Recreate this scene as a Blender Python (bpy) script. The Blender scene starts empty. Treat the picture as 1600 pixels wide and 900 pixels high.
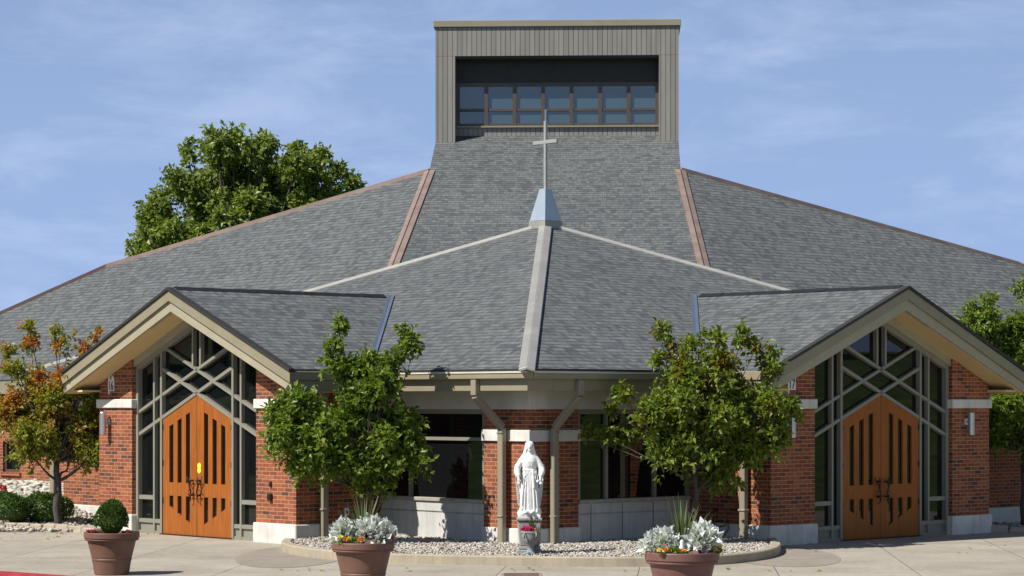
import bpy, bmesh, math, random
import numpy as np
from mathutils import Vector, Matrix
R = math.radians
sc = bpy.context.scene
col = sc.collection

# ------------------------------------------------------------------ camera, sky, sun, exposure
cd = bpy.data.cameras.new('camera'); cam = bpy.data.objects.new('camera', cd); col.objects.link(cam)
cam.location = (0, 0, 2.4); cam.rotation_euler = (R(90), 0, 0)
cd.sensor_width = 36; cd.lens = 83.25; cd.shift_y = 0.11125; cd.clip_start = 0.5; cd.clip_end = 3000
sc.camera = cam
SUN_EL, SUN_AZ = 47.0, 58.5           # azimuth: degrees left of the direction back to the camera
sdir = Vector((-math.sin(R(SUN_AZ))*math.cos(R(SUN_EL)), -math.cos(R(SUN_AZ))*math.cos(R(SUN_EL)), math.sin(R(SUN_EL))))
sl = bpy.data.lights.new('sun', 'SUN'); sun = bpy.data.objects.new('sun', sl); col.objects.link(sun)
sl.energy = 5.0; sl.angle = R(0.5); sl.color = (1.0, 0.955, 0.88)
sun.rotation_euler = sdir.to_track_quat('Z', 'Y').to_euler()
sun.location = sdir*60
w = bpy.data.worlds.new('World'); sc.world = w; w.use_nodes = True
nt = w.node_tree; nt.nodes.clear()
def wn(t, **k):
    n = nt.nodes.new(t)
    for a, b in k.items(): setattr(n, a, b)
    return n
out = wn('ShaderNodeOutputWorld'); bg = wn('ShaderNodeBackground'); bg.inputs['Strength'].default_value = 0.05
sky = wn('ShaderNodeTexSky', sky_type='NISHITA', sun_disc=False, sun_elevation=R(SUN_EL), sun_rotation=math.atan2(sdir.x, sdir.y), altitude=200, air_density=1.0, dust_density=0.25, ozone_density=4.0)
tc = wn('ShaderNodeTexCoord')
add = wn('ShaderNodeVectorMath', operation='ADD'); add.inputs[1].default_value = (0, 0, 0.10)
nrm = wn('ShaderNodeVectorMath', operation='NORMALIZE')
nt.links.new(tc.outputs['Generated'], add.inputs[0]); nt.links.new(add.outputs[0], nrm.inputs[0]); nt.links.new(nrm.outputs[0], sky.inputs[0])
mp = wn('ShaderNodeMapping'); mp.inputs['Scale'].default_value = (5.0, 1.5, 17); mp.inputs['Location'].default_value = (2.7, 0, 0.4)
nz = wn('ShaderNodeTexNoise'); nz.inputs['Scale'].default_value = 1.9; nz.inputs['Detail'].default_value = 9; nz.inputs['Roughness'].default_value = 0.62; nz.inputs['Distortion'].default_value = 0.35
rp = wn('ShaderNodeValToRGB'); rp.color_ramp.elements[0].position = 0.45; rp.color_ramp.elements[1].position = 0.70
rp.color_ramp.elements[0].color = (0, 0, 0, 1); rp.color_ramp.elements[1].color = (0.33, 0.33, 0.33, 1)
mx = wn('ShaderNodeMix', data_type='RGBA'); mx.inputs['B'].default_value = (12.0, 13.6, 16.5, 1)
nt.links.new(tc.outputs['Generated'], mp.inputs['Vector']); nt.links.new(mp.outputs[0], nz.inputs['Vector']); nt.links.new(nz.outputs['Fac'], rp.inputs[0])
nt.links.new(rp.outputs['Color'], mx.inputs['Factor'])
# thin high veil that thickens towards the horizon
vm = wn('ShaderNodeMix', data_type='RGBA'); vm.inputs['B'].default_value = (5.6, 7.9, 12.9, 1)
sz = wn('ShaderNodeSeparateXYZ'); nt.links.new(tc.outputs['Generated'], sz.inputs[0])
mr = wn('ShaderNodeMapRange', interpolation_type='SMOOTHSTEP'); nt.links.new(sz.outputs['Z'], mr.inputs['Value'])
for k_, v_ in (('From Min', 0.0), ('From Max', 0.50), ('To Min', 1.0), ('To Max', 0.0)): mr.inputs[k_].default_value = v_
nt.links.new(mr.outputs[0], vm.inputs['Factor']); nt.links.new(sky.outputs[0], vm.inputs['A']); nt.links.new(vm.outputs['Result'], mx.inputs['A'])
nt.links.new(mx.outputs['Result'], bg.inputs['Color']); nt.links.new(bg.outputs[0], out.inputs[0])
vs = sc.view_settings; vs.view_transform = 'Standard'; vs.look = 'None'; vs.exposure = 0.3; vs.gamma = 1.0; vs.use_curve_mapping = False
sc.cycles.max_bounces = 6; sc.cycles.diffuse_bounces = 2; sc.cycles.transparent_max_bounces = 6
sc.cycles.use_denoising = True

# ------------------------------------------------------------------ materials
class NT:
    def __init__(s, name):
        s.m = bpy.data.materials.new(name); s.m.use_nodes = True; s.t = s.m.node_tree; s.t.nodes.clear()
        s.out = s.n('ShaderNodeOutputMaterial'); s.p = s.n('ShaderNodeBsdfPrincipled'); s.l(s.p.outputs[0], s.out.inputs[0])
    def n(s, t, **k):
        x = s.t.nodes.new(t)
        for a, b in k.items(): setattr(x, a, b)
        return x
    def l(s, a, b): s.t.links.new(a, b)
    def set(s, node, **k):
        for a, b in k.items(): node.inputs[a.replace('_', ' ')].default_value = b
    def coord(s, which='Object', scale=(1, 1, 1)):
        c = s.n('ShaderNodeTexCoord'); m = s.n('ShaderNodeMapping'); m.inputs['Scale'].default_value = scale
        s.l(c.outputs[which], m.inputs['Vector']); return m.outputs[0]
    def noise(s, vec, scale, detail=4, rough=.55):
        x = s.n('ShaderNodeTexNoise'); s.set(x, Scale=scale, Detail=detail, Roughness=rough); s.l(vec, x.inputs['Vector']); return x.outputs['Fac']
    def ramp(s, fac, stops, interp='LINEAR'):
        r = s.n('ShaderNodeValToRGB'); e = r.color_ramp; e.interpolation = interp
        while len(e.elements) < len(stops): e.elements.new(0.5)
        for el, (p, c) in zip(e.elements, stops): el.position = p; el.color = (*c, 1) if len(c) == 3 else c
        s.l(fac, r.inputs[0]); return r.outputs['Color']
    def mix(s, fac, a, b, blend='MIX'):
        x = s.n('ShaderNodeMix', data_type='RGBA', blend_type=blend)
        for i, val in (('Factor', fac), ('A', a), ('B', b)):
            if hasattr(val, 'is_linked') or hasattr(val, 'links'): s.l(val, x.inputs[i])
            elif i == 'Factor': x.inputs[i].default_value = val
            else: x.inputs[i].default_value = (*val, 1)
        return x.outputs['Result']
    def bump(s, h, strength=.3, dist=.01):
        b = s.n('ShaderNodeBump'); s.set(b, Strength=strength, Distance=dist); s.l(h, b.inputs['Height']); s.l(b.outputs[0], s.p.inputs['Normal'])
    def base(s, c):
        if isinstance(c, tuple): s.p.inputs['Base Color'].default_value = (*c, 1)
        else: s.l(c, s.p.inputs['Base Color'])

def simple(name, c, rough=.6, metal=0, var=.18, nscale=6, spec=.5, bump=0):
    m = NT(name); v = m.coord()
    f = m.noise(v, nscale, 6, .6)
    lo = tuple(x*(1-var) for x in c); hi = tuple(min(1, x*(1+var)) for x in c)
    m.base(m.ramp(f, [(.3, lo), (.7, hi)]))
    m.set(m.p, Roughness=rough, Metallic=metal); m.p.inputs['Specular IOR Level'].default_value = spec
    if bump: m.bump(m.noise(v, nscale*12, 4), bump, .01)
    return m.m

def brick_mat():
    m = NT('brick'); uv = m.coord('UV')
    b = m.n('ShaderNodeTexBrick', offset=.5, offset_frequency=2, squash=1, squash_frequency=2)
    m.set(b, Scale=1, Mortar_Size=.0052, Mortar_Smooth=.15, Bias=0, Brick_Width=.213, Row_Height=.0677, Color1=(0, 0, 0, 1), Color2=(1, 1, 1, 1), Mortar=(.5, .5, .5, 1))
    m.l(uv, b.inputs['Vector'])
    tone = m.ramp(b.outputs['Color'], [(0, (.10, .042, .030)), (.09, (.15, .052, .032)), (.19, (.235, .062, .025)), (.5, (.295, .077, .027)), (.8, (.34, .098, .033)), (1, (.40, .135, .050))])
    n = m.noise(m.coord('UV', (1, 1, 1)), 22, 5, .65)
    tone = m.mix(.55, tone, m.ramp(n, [(.3, (.45, .45, .45)), (.7, (1.25, 1.2, 1.15))]), 'MULTIPLY')
    big = m.noise(uv, .9, 3)
    tone = m.mix(.5, tone, m.ramp(big, [(.35, (.75, .75, .78)), (.65, (1.1, 1.08, 1.05))]), 'MULTIPLY')
    tone = m.mix(.5, tone, m.ramp(m.noise(m.coord('UV', (3.5, .35, 1)), 1.6, 6, .65), [(.36, (.62, .60, .60)), (.52, (1, 1, 1)), (.72, (1.1, 1.08, 1.06))]), 'MULTIPLY')
    mort = m.ramp(m.noise(uv, 9, 3), [(.3, (.36, .23, .15)), (.7, (.49, .35, .25))])
    m.base(m.mix(b.outputs['Fac'], tone, mort)); m.set(m.p, Roughness=.85)
    inv = m.n('ShaderNodeMath', operation='SUBTRACT'); inv.inputs[0].default_value = 1; m.l(b.outputs['Fac'], inv.inputs[1])
    ad = m.n('ShaderNodeMath', operation='MULTIPLY_ADD'); m.l(n, ad.inputs[0]); ad.inputs[1].default_value = .4; m.l(inv.outputs[0], ad.inputs[2])
    m.bump(ad.outputs[0], .5, .008); return m.m

def shingle_mat(name, dark=1.0, row=.143):
    m = NT(name); uv = m.coord('UV')
    # laminated tabs: two staggered layers of random tone over each course
    def tabs(wid, off, shift):
        mp_ = m.n('ShaderNodeMapping'); mp_.inputs['Location'].default_value = (shift, 0, 0); m.l(uv, mp_.inputs['Vector'])
        b = m.n('ShaderNodeTexBrick', offset=off, offset_frequency=3, squash=.7, squash_frequency=2)
        m.set(b, Scale=1, Mortar_Size=.004, Mortar_Smooth=.3, Bias=0, Brick_Width=wid, Row_Height=row, Color1=(0, 0, 0, 1), Color2=(1, 1, 1, 1), Mortar=(.1, .1, .1, 1)); m.l(mp_.outputs[0], b.inputs['Vector']); return b
    b = tabs(.135, .37, 0); b2 = tabs(.20, .61, 3.3)
    tone = m.ramp(b.outputs['Color'], [(0, (.078, .087, .094)), (.28, (.105, .115, .122)), (.42, (.140, .152, .155)), (.7, (.165, .177, .178)), (1, (.200, .212, .209))])
    tone = m.mix(.38, tone, m.ramp(b2.outputs['Color'], [(0, (.08, .088, .102)), (.5, (.155, .164, .168)), (1, (.22, .225, .215))]))
    gr = m.noise(uv, 55, 4, .7)
    tone = m.mix(.6, tone, m.ramp(gr, [(.3, (.6, .6, .62)), (.7, (1.3, 1.3, 1.27))]), 'MULTIPLY')
    big = m.noise(m.coord('UV', (1, .55, 1)), .55, 5, .6)
    tone = m.mix(.45, tone, m.ramp(big, [(.33, (.82, .84, .86)), (.67, (1.12, 1.12, 1.10))]), 'MULTIPLY')
    tone = m.mix(1, tone, (dark, dark, dark), 'MULTIPLY')
    m.set(m.p, Roughness=.88); m.p.inputs['Specular IOR Level'].default_value = .3
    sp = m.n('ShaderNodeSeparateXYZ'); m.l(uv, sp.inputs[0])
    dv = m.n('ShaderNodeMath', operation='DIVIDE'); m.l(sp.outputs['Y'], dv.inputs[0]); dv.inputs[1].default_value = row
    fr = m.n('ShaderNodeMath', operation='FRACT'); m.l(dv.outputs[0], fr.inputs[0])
    shadow_band = m.ramp(fr.outputs[0], [(.0, (1, 1, 1)), (.27, (1, 1, 1)), (.34, (0, 0, 0)), (1, (0, 0, 0))])  # printed shadow line: tab shadow painted dark along the lower edge of each course
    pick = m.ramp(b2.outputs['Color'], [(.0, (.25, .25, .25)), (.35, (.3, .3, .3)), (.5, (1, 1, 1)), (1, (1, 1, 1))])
    fac = m.mix(1, shadow_band, pick, 'MULTIPLY')
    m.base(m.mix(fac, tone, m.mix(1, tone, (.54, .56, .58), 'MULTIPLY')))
    iv = m.n('ShaderNodeMath', operation='SUBTRACT'); iv.inputs[0].default_value = 1; m.l(fr.outputs[0], iv.inputs[1])
    a1 = m.n('ShaderNodeMath', operation='MULTIPLY_ADD'); m.l(b.outputs['Color'], a1.inputs[0]); a1.inputs[1].default_value = .7; m.l(iv.outputs[0], a1.inputs[2])
    a2 = m.n('ShaderNodeMath', operation='MULTIPLY_ADD'); m.l(gr, a2.inputs[0]); a2.inputs[1].default_value = .35; m.l(a1.outputs[0], a2.inputs[2])
    m.bump(a2.outputs[0], .85, .02); return m.m

def clad_mat():
    m = NT('metal_cladding'); uv = m.coord('UV')
    b = m.n('ShaderNodeTexBrick', offset=0, offset_frequency=2, squash=1)
    m.set(b, Scale=1, Mortar_Size=.006, Mortar_Smooth=.1, Bias=0, Brick_Width=.115, Row_Height=40.0, Color1=(.225, .213, .188, 1), Color2=(.27, .257, .228, 1), Mortar=(.05, .046, .042, 1)); m.l(uv, b.inputs['Vector'])
    n = m.noise(m.coord('UV', (3, .4, 1)), 2.5, 5)
    m.base(m.mix(.5, b.outputs['Color'], m.ramp(n, [(.3, (.8, .8, .8)), (.7, (1.15, 1.15, 1.15))]), 'MULTIPLY'))
    m.set(m.p, Roughness=.5); iv = m.n('ShaderNodeMath', operation='SUBTRACT'); iv.inputs[0].default_value = 1; m.l(b.outputs['Fac'], iv.inputs[1]); m.bump(iv.outputs[0], .6, .02); return m.m

def stone_mat(name, c):
    m = NT(name); v = m.coord()
    n1 = m.noise(v, 2.2, 6, .6); n2 = m.noise(v, 60, 3, .6)
    t = m.ramp(n1, [(.3, tuple(x*.82 for x in c)), (.7, tuple(min(1, x*1.08) for x in c))])
    t = m.mix(.5, t, m.ramp(n2, [(.3, (.85, .85, .84)), (.7, (1.08, 1.08, 1.08))]), 'MULTIPLY')
    # water streaks that run down the face
    st = m.noise(m.coord('Object', (7, 7, .5)), 1.5, 5, .65)
    t = m.mix(.45, t, m.ramp(st, [(.35, (.72, .70, .66)), (.55, (1, 1, 1))]), 'MULTIPLY')
    m.base(t); m.set(m.p, Roughness=.85); m.bump(n2, .25, .006); return m.m

def concrete_mat():
    m = NT('concrete_paving'); v = m.coord()
    rot = m.n('ShaderNodeMapping'); rot.inputs['Rotation'].default_value = (0, 0, R(4)); rot.inputs['Location'].default_value = (.55, .9, 0); m.l(v, rot.inputs['Vector'])
    b = m.n('ShaderNodeTexBrick', offset=.0, offset_frequency=2, squash=1)
    m.set(b, Scale=1, Mortar_Size=.008, Mortar_Smooth=.1, Bias=0, Brick_Width=1.95, Row_Height=2.3, Color1=(.355, .322, .265, 1), Color2=(.40, .365, .305, 1), Mortar=(.14, .125, .11, 1)); m.l(rot.outputs[0], b.inputs['Vector'])
    n1 = m.noise(v, .8, 7, .65); n2 = m.noise(v, 9, 6, .7); n3 = m.noise(v, 140, 2)
    t = m.mix(.75, b.outputs['Color'], m.ramp(n1, [(.3, (.70, .69, .67)), (.7, (1.14, 1.13, 1.12))]), 'MULTIPLY')
    t = m.mix(.5, t, m.ramp(n2, [(.36, (.66, .63, .6)), (.5, (1.05, 1.05, 1.05))]), 'MULTIPLY')
    t = m.mix(.5, t, m.ramp(n3, [(.3, (.85, .85, .85)), (.7, (1.1, 1.1, 1.1))]), 'MULTIPLY')
    m.base(t); m.set(m.p, Roughness=.9); iv = m.n('ShaderNodeMath', operation='SUBTRACT'); iv.inputs[0].default_value = 1; m.l(b.outputs['Fac'], iv.inputs[1]); m.bump(iv.outputs[0], .5, .01); return m.m

def glass_mat(name, c, ior=1.5, wav=.02):
    m = NT(name); v = m.coord()
    m.base(c); m.set(m.p, Roughness=.015, IOR=ior); m.bump(m.noise(v, .7, 2), wav, .05); return m.m

def leaf_mat(name, stops, patch=None, trans=.42):
    m = NT(name)
    g = m.n('ShaderNodeNewGeometry'); c = m.ramp(g.outputs['Random Per Island'], stops)
    if patch:
        n = m.noise(m.coord('Object'), patch[0], 4, .6)
        pc = m.ramp(g.outputs['Random Per Island'], patch[2])
        f = m.ramp(n, [(patch[1]-.05, (0, 0, 0)), (patch[1]+.07, (patch[3],)*3)])
        sp = m.n('ShaderNodeSeparateXYZ'); m.l(m.coord('Object'), sp.inputs[0])
        mr = m.n('ShaderNodeMapRange'); mr.inputs['From Min'].default_value = patch[4]; mr.inputs['From Max'].default_value = patch[5]; m.l(sp.outputs['Z'], mr.inputs['Value'])
        mu = m.n('ShaderNodeMath', operation='MULTIPLY'); m.l(f, mu.inputs[0]); m.l(mr.outputs[0], mu.inputs[1])
        c = m.mix(mu.outputs[0], c, pc)
    m.base(c); m.set(m.p, Roughness=.42); m.p.inputs['Specular IOR Level'].default_value = .45
    tr = m.n('ShaderNodeBsdfTranslucent'); m.l(m.mix(1, c, (1.5, 1.6, .6), 'MULTIPLY'), tr.inputs['Color'])
    ms = m.n('ShaderNodeMixShader'); ms.inputs[0].default_value = trans
    m.l(m.p.outputs[0], ms.inputs[1]); m.l(tr.outputs[0], ms.inputs[2]); m.l(ms.outputs[0], m.out.inputs[0]); return m.m

def island_mat(name, stops, rough=.85, bump=0):
    m = NT(name); g = m.n('ShaderNodeNewGeometry'); c = m.ramp(g.outputs['Random Per Island'], stops)
    n = m.noise(m.coord(), 40, 3); m.base(m.mix(.4, c, m.ramp(n, [(.3, (.75, .75, .75)), (.7, (1.15, 1.15, 1.15))]), 'MULTIPLY')); m.set(m.p, Roughness=rough); return m.m

def wood_mat():
    m = NT('oak_door'); v = m.coord('UV', (14, .9, 1))
    n = m.noise(v, 2.2, 7, .62); n2 = m.noise(m.coord('UV', (1.5, .6, 1)), 1.6, 3)
    t = m.ramp(n, [(.3, (.25, .072, .014)), (.5, (.325, .100, .018)), (.72, (.40, .138, .028))])
    t = m.mix(.6, t, m.ramp(n2, [(.3, (.82, .8, .78)), (.7, (1.1, 1.08, 1.05))]), 'MULTIPLY')
    m.base(t); m.set(m.p, Roughness=.5); m.p.inputs['Specular IOR Level'].default_value = .25; m.bump(n, .08, .004); return m.m

def bark_mat(name, c):
    m = NT(name); n = m.noise(m.coord('Object', (1, 1, .25)), 26, 6, .7)
    m.base(m.ramp(n, [(.3, tuple(x*.45 for x in c)), (.7, tuple(x*1.3 for x in c))])); m.set(m.p, Roughness=.9); m.bump(n, .7, .02); return m.m

M = {}
M['brick'] = brick_mat()
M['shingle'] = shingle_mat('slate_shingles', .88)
M['clad'] = clad_mat()
M['stone'] = stone_mat('cast_stone', (.70, .68, .63))
M['panel'] = stone_mat('precast_panel', (.60, .595, .56))
M['beige'] = simple('beige_paint', (.37, .33, .235), .5, 0, .06, 3)
M['fascia'] = simple('olive_fascia_paint', (.28, .245, .165), .45, 0, .07, 3)
M['gutter'] = simple('gutter_paint', (.28, .25, .18), .4, 0, .07, 3)
M['beam'] = simple('pale_beam_paint', (.60, .56, .49), .65, 0, .08, 2.5)
M['soffit'] = simple('tan_soffit', (.66, .48, .235), .75, 0, .05, 2)
M['frame'] = simple('warm_grey_frame', (.245, .235, .19), .4, 0, .05, 4)
M['recess'] = simple('dark_metal_and_recess_shade', (.030, .028, .026), .6)  # shade of the tower recess put into the colour; drip edges share it
M['bronze'] = simple('bronze_frame', (.085, .068, .055), .45, 0, .1, 6)
M['glass'] = glass_mat('dark_glass', (.006, .007, .008))
M['towerglass'] = glass_mat('tower_glass', (.045, .085, .105), 2.05, .02)
M['wood'] = wood_mat()
M['iron'] = simple('dark_iron', (.045, .03, .025), .45, .6, .3, 20)
M['black'] = simple('black_plastic', (.018, .018, .018), .4)
M['copper'] = simple('weathered_copper', (.31, .225, .19), .5, .25, .22, 2.5)
M['copperdark'] = simple('dark_copper_edge', (.17, .105, .085), .5, .2, .2, 3)
M['gap'] = simple('dark_gap', (.02, .018, .018), .9)
M['capmetal'] = simple('pale_cap_metal', (.33, .32, .295), .4, .1, .12, 2)
M['capwhite'] = simple('white_cap_metal', (.62, .59, .53), .4, 0, .1, 2)
M['zinc'] = simple('blue_zinc', (.31, .38, .49), .3, .75, .08, 3)
M['zincpaint'] = simple('pale_blue_metal', (.42, .48, .55), .35, .35, .08, 4)
M['crossmetal'] = simple('brushed_aluminium', (.44, .43, .40), .4, .3, .08, 8)
M['sill'] = simple('sill_metal', (.38, .355, .295), .5)
M['white'] = simple('white_enamel', (.78, .78, .77), .4, 0, .03)
M['digit'] = simple('dark_digit_paint', (.03, .03, .07), .5)
M['maroon'] = simple('maroon_paint', (.22, .03, .05), .5)
M['yellow'] = simple('yellow_paper', (.85, .80, .03), .5, 0, .04)
M['steel'] = simple('brushed_steel', (.62, .63, .65), .3, .8, .06, 12)
M['terra'] = simple('brown_clay', (.17, .088, .062), .55, 0, .16, 5, .4, .08)
M['terra2'] = simple('rosy_clay', (.165, .078, .068), .5, 0, .16, 5, .4, .08)
M['soil'] = simple('soil', (.035, .025, .018), .95, 0, .5, 30, .2, .8)
M['statue'] = stone_mat('white_marble', (.80, .80, .79))
M['oldstone'] = stone_mat('old_grey_stone', (.34, .335, .32))
M['concrete'] = concrete_mat()
M['kerb'] = stone_mat('kerb_concrete', (.42, .36, .265))
M['redpaint'] = simple('red_kerb_paint', (.36, .03, .038), .6, 0, .3, 5)
M['asphalt'] = simple('asphalt', (.05, .05, .052), .9, 0, .35, 40, .3, .5)
M['pad'] = stone_mat('tinted_concrete', (.315, .268, .228))
M['gravel'] = island_mat('river_gravel', [(0, (.20, .17, .14)), (.3, (.38, .33, .27)), (.6, (.50, .46, .39)), (.85, (.62, .59, .53)), (1, (.30, .24, .2))])
M['whitegravel'] = island_mat('white_stones', [(0, (.30, .28, .23)), (.5, (.48, .45, .38)), (1, (.62, .59, .52))])
M['edging'] = stone_mat('limestone_edging', (.44, .36, .28))
M['grass'] = simple('lawn', (.08, .125, .032), .95, 0, .45, 1.5, .2, .5)
M['leafA'] = leaf_mat('pear_leaf', [(0, (.055, .105, .014)), (.35, (.12, .195, .021)), (.75, (.195, .27, .034)), (1, (.30, .335, .08))])
M['leafB'] = leaf_mat('pear_leaf_turning', [(0, (.06, .105, .014)), (.35, (.135, .195, .021)), (.75, (.215, .27, .034)), (1, (.31, .325, .075))], (1.9, .56, [(0, (.19, .05, .015)), (.35, (.22, .115, .022)), (1, (.13, .14, .025))], .75, 1.5, 3.2))
M['leafC'] = leaf_mat('autumn_leaf', [(0, (.12, .15, .02)), (.35, (.20, .24, .03)), (.7, (.28, .31, .04)), (1, (.38, .36, .07))], (1.7, .52, [(0, (.42, .09, .05)), (.35, (.54, .15, .035)), (.7, (.58, .25, .04)), (1, (.45, .12, .08))], .9, 1.1, 3.0))
M['leafD'] = leaf_mat('big_tree_leaf', [(0, (.10, .145, .035)), (.4, (.18, .235, .055)), (.8, (.26, .31, .075)), (1, (.33, .35, .12))], None, .4)
M['box'] = leaf_mat('boxwood_leaf', [(0, (.025, .065, .012)), (.5, (.06, .125, .02)), (1, (.13, .19, .035))], None, .2)
M['silver'] = leaf_mat('silver_leaf', [(0, (.52, .55, .56)), (.5, (.66, .69, .70)), (1, (.80, .82, .82))], None, .12)
M['blade'] = leaf_mat('spike_leaf', [(0, (.05, .09, .025)), (.6, (.11, .15, .045)), (1, (.24, .24, .10))], None, .2)
M['herb'] = leaf_mat('bedding_leaf', [(0, (.06, .12, .015)), (.6, (.16, .22, .03)), (1, (.32, .34, .05))], None, .3)
M['orange'] = leaf_mat('orange_petal', [(0, (.75, .16, .015)), (.6, (.80, .24, .03)), (1, (.80, .42, .10))], None, .3)
M['yellowfl'] = leaf_mat('yellow_petal', [(0, (.75, .55, .04)), (1, (.85, .75, .25))], None, .3)
M['pink'] = leaf_mat('pink_petal', [(0, (.55, .02, .17)), (1, (.75, .08, .32))], None, .3)
M['red'] = leaf_mat('red_petal', [(0, (.45, .02, .02)), (1, (.6, .06, .05))], None, .2)
M['barkA'] = bark_mat('grey_bark', (.085, .072, .062))
M['barkB'] = bark_mat('brown_bark', (.10, .08, .065))
M['blue'] = simple('blue_glaze', (.05, .25, .36), .25)

# ------------------------------------------------------------------ mesh helpers
class MB:
    def __init__(s): s.v = []; s.f = []
    def add(s, vs, fs):
        o = len(s.v); s.v += [tuple(x) for x in vs]; s.f += [tuple(i+o for i in f) for f in fs]; return s
    def box(s, a, b):
        x0, y0, z0 = (min(a[i], b[i]) for i in range(3)); x1, y1, z1 = (max(a[i], b[i]) for i in range(3))
        return s.add([(x0,y0,z0),(x1,y0,z0),(x1,y1,z0),(x0,y1,z0),(x0,y0,z1),(x1,y0,z1),(x1,y1,z1),(x0,y1,z1)],
                     [(0,3,2,1),(4,5,6,7),(0,1,5,4),(1,2,6,5),(2,3,7,6),(3,0,4,7)])
    def prism(s, poly, vec):
        n = len(poly); vec = Vector(vec); p2 = [tuple(Vector(p)+vec) for p in poly]
        return s.add(list(poly)+p2, [tuple(range(n-1, -1, -1)), tuple(range(n, 2*n))]+[(i, (i+1) % n, n+(i+1) % n, n+i) for i in range(n)])
    def beam(s, a, b, w, d, side):
        """bar from a to b; w across 'side x axis', d along side"""
        a, b = Vector(a), Vector(b); ax = (b-a).normalized(); sd = Vector(side); sd = (sd-ax*sd.dot(ax)).normalized(); cr = ax.cross(sd)
        q = [cr*(-w/2)+sd*(-d/2), cr*(w/2)+sd*(-d/2), cr*(w/2)+sd*(d/2), cr*(-w/2)+sd*(d/2)]
        return s.prism([tuple(a+x) for x in q], b-a)
    def tube(s, pts, rad, n=8):
        pts = [Vector(p) for p in pts]; k = len(pts); rad = rad if hasattr(rad, '__len__') else [rad]*k
        vs = []; ref = None
        for i, p in enumerate(pts):
            t = (pts[min(i+1, k-1)]-pts[max(i-1, 0)]).normalized()
            if ref is None: ref = t.orthogonal().normalized()
            ref = (ref-t*ref.dot(t)).normalized(); bi = t.cross(ref)
            vs += [p+(ref*math.cos(2*math.pi*j/n)+bi*math.sin(2*math.pi*j/n))*rad[i] for j in range(n)]
        fs = [(i*n+j, i*n+(j+1) % n, (i+1)*n+(j+1) % n, (i+1)*n+j) for i in range(k-1) for j in range(n)]
        fs += [tuple(range(n-1, -1, -1)), tuple(range((k-1)*n, k*n))]
        return s.add(vs, fs)
    def lathe(s, prof, n=32, c=(0, 0, 0)):
        vs = [(c[0]+r*math.cos(2*math.pi*j/n), c[1]+r*math.sin(2*math.pi*j/n), c[2]+z) for r, z in prof for j in range(n)]
        k = len(prof); fs = [(i*n+j, i*n+(j+1) % n, (i+1)*n+(j+1) % n, (i+1)*n+j) for i in range(k-1) for j in range(n)]
        fs += [tuple(range(n-1, -1, -1)), tuple(range((k-1)*n, k*n))]
        return s.add(vs, fs)
    def ball(s, c, r, n=12, m=8):
        rx, ry, rz = r if hasattr(r, '__len__') else (r, r, r)
        prof = [(math.sin(math.pi*i/m), -math.cos(math.pi*i/m)) for i in range(m+1)]
        vs = [(c[0]+rx*max(a, .001)*math.cos(2*math.pi*j/n), c[1]+ry*max(a, .001)*math.sin(2*math.pi*j/n), c[2]+rz*z) for a, z in prof for j in range(n)]
        fs = [(i*n+j, i*n+(j+1) % n, (i+1)*n+(j+1) % n, (i+1)*n+j) for i in range(m) for j in range(n)]
        fs += [tuple(range(n-1, -1, -1)), tuple(range(m*n, (m+1)*n))]
        return s.add(vs, fs)
    def plate(s, outer, holes, to3, thick):
        """2-D polygon with holes, extruded; to3(x, y, d) -> 3-D"""
        bm = bmesh.new(); es = []
        for loop in [outer]+holes:
            vv = [bm.verts.new((x, y, 0)) for x, y in loop]; es += [bm.edges.new((vv[i], vv[(i+1) % len(vv)])) for i in range(len(vv))]
        bmesh.ops.triangle_fill(bm, edges=es, use_beauty=True, use_dissolve=False)
        fs = list(bm.faces); r = bmesh.ops.extrude_face_region(bm, geom=fs)
        for g in r['geom']:
            if isinstance(g, bmesh.types.BMVert): g.co.z = thick
        bm.verts.index_update()
        s.add([to3(v.co.x, v.co.y, v.co.z) for v in bm.verts], [tuple(v.index for v in f.verts) for f in bm.faces]); bm.free(); return s
    def build(s, name, mat, parent=None, smooth=False, bevel=0, loc=None):
        me = bpy.data.meshes.new(name); vs = s.v
        me.from_pydata([tuple(x) for x in vs], [], s.f); me.update()
        bm = bmesh.new(); bm.from_mesh(me)
        bmesh.ops.recalc_face_normals(bm, faces=bm.faces)
        if bevel: bmesh.ops.bevel(bm, geom=[e for e in bm.edges if len(e.link_faces) == 2 and e.calc_face_angle(0) > .5], offset=bevel, segments=1, affect='EDGES', clamp_overlap=True)
        uvl = bm.loops.layers.uv.new('UVMap'); Z = Vector((0, 0, 1))
        for f in bm.faces:
            n = f.normal; f.smooth = smooth
            if math.hypot(n.x, n.y) < .02: t, b = Vector((1, 0, 0)), Vector((0, 1, 0))
            else: t = Z.cross(n).normalized(); b = n.cross(t)
            for l in f.loops: l[uvl].uv = (l.vert.co.dot(t)+7.31, l.vert.co.dot(b))
        bm.to_mesh(me); bm.free(); me.materials.append(mat)
        o = bpy.data.objects.new(name, me); col.objects.link(o)
        if parent: o.parent = parent
        if loc: o.location = loc
        return o

def tag(o, label=None, cat=None, group=None, kind=None):
    if label: o['label'] = label
    if cat: o['category'] = cat
    if group: o['group'] = group
    if kind: o['kind'] = kind
    return o
def empty(name, loc, rz=0):
    o = bpy.data.objects.new(name, None); col.objects.link(o); o.location = loc; o.rotation_euler = (0, 0, rz); o.empty_display_size = .2; return o
def soup(name, V, F, mat, parent=None, smooth=False):
    me = bpy.data.meshes.new(name); me.from_pydata(V.tolist(), [], F.tolist() if hasattr(F, 'tolist') else F); me.update()
    if smooth: me.polygons.foreach_set('use_smooth', [True]*len(me.polygons))
    me.materials.append(mat); o = bpy.data.objects.new(name, me); col.objects.link(o)
    if parent: o.parent = parent
    return o

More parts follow.
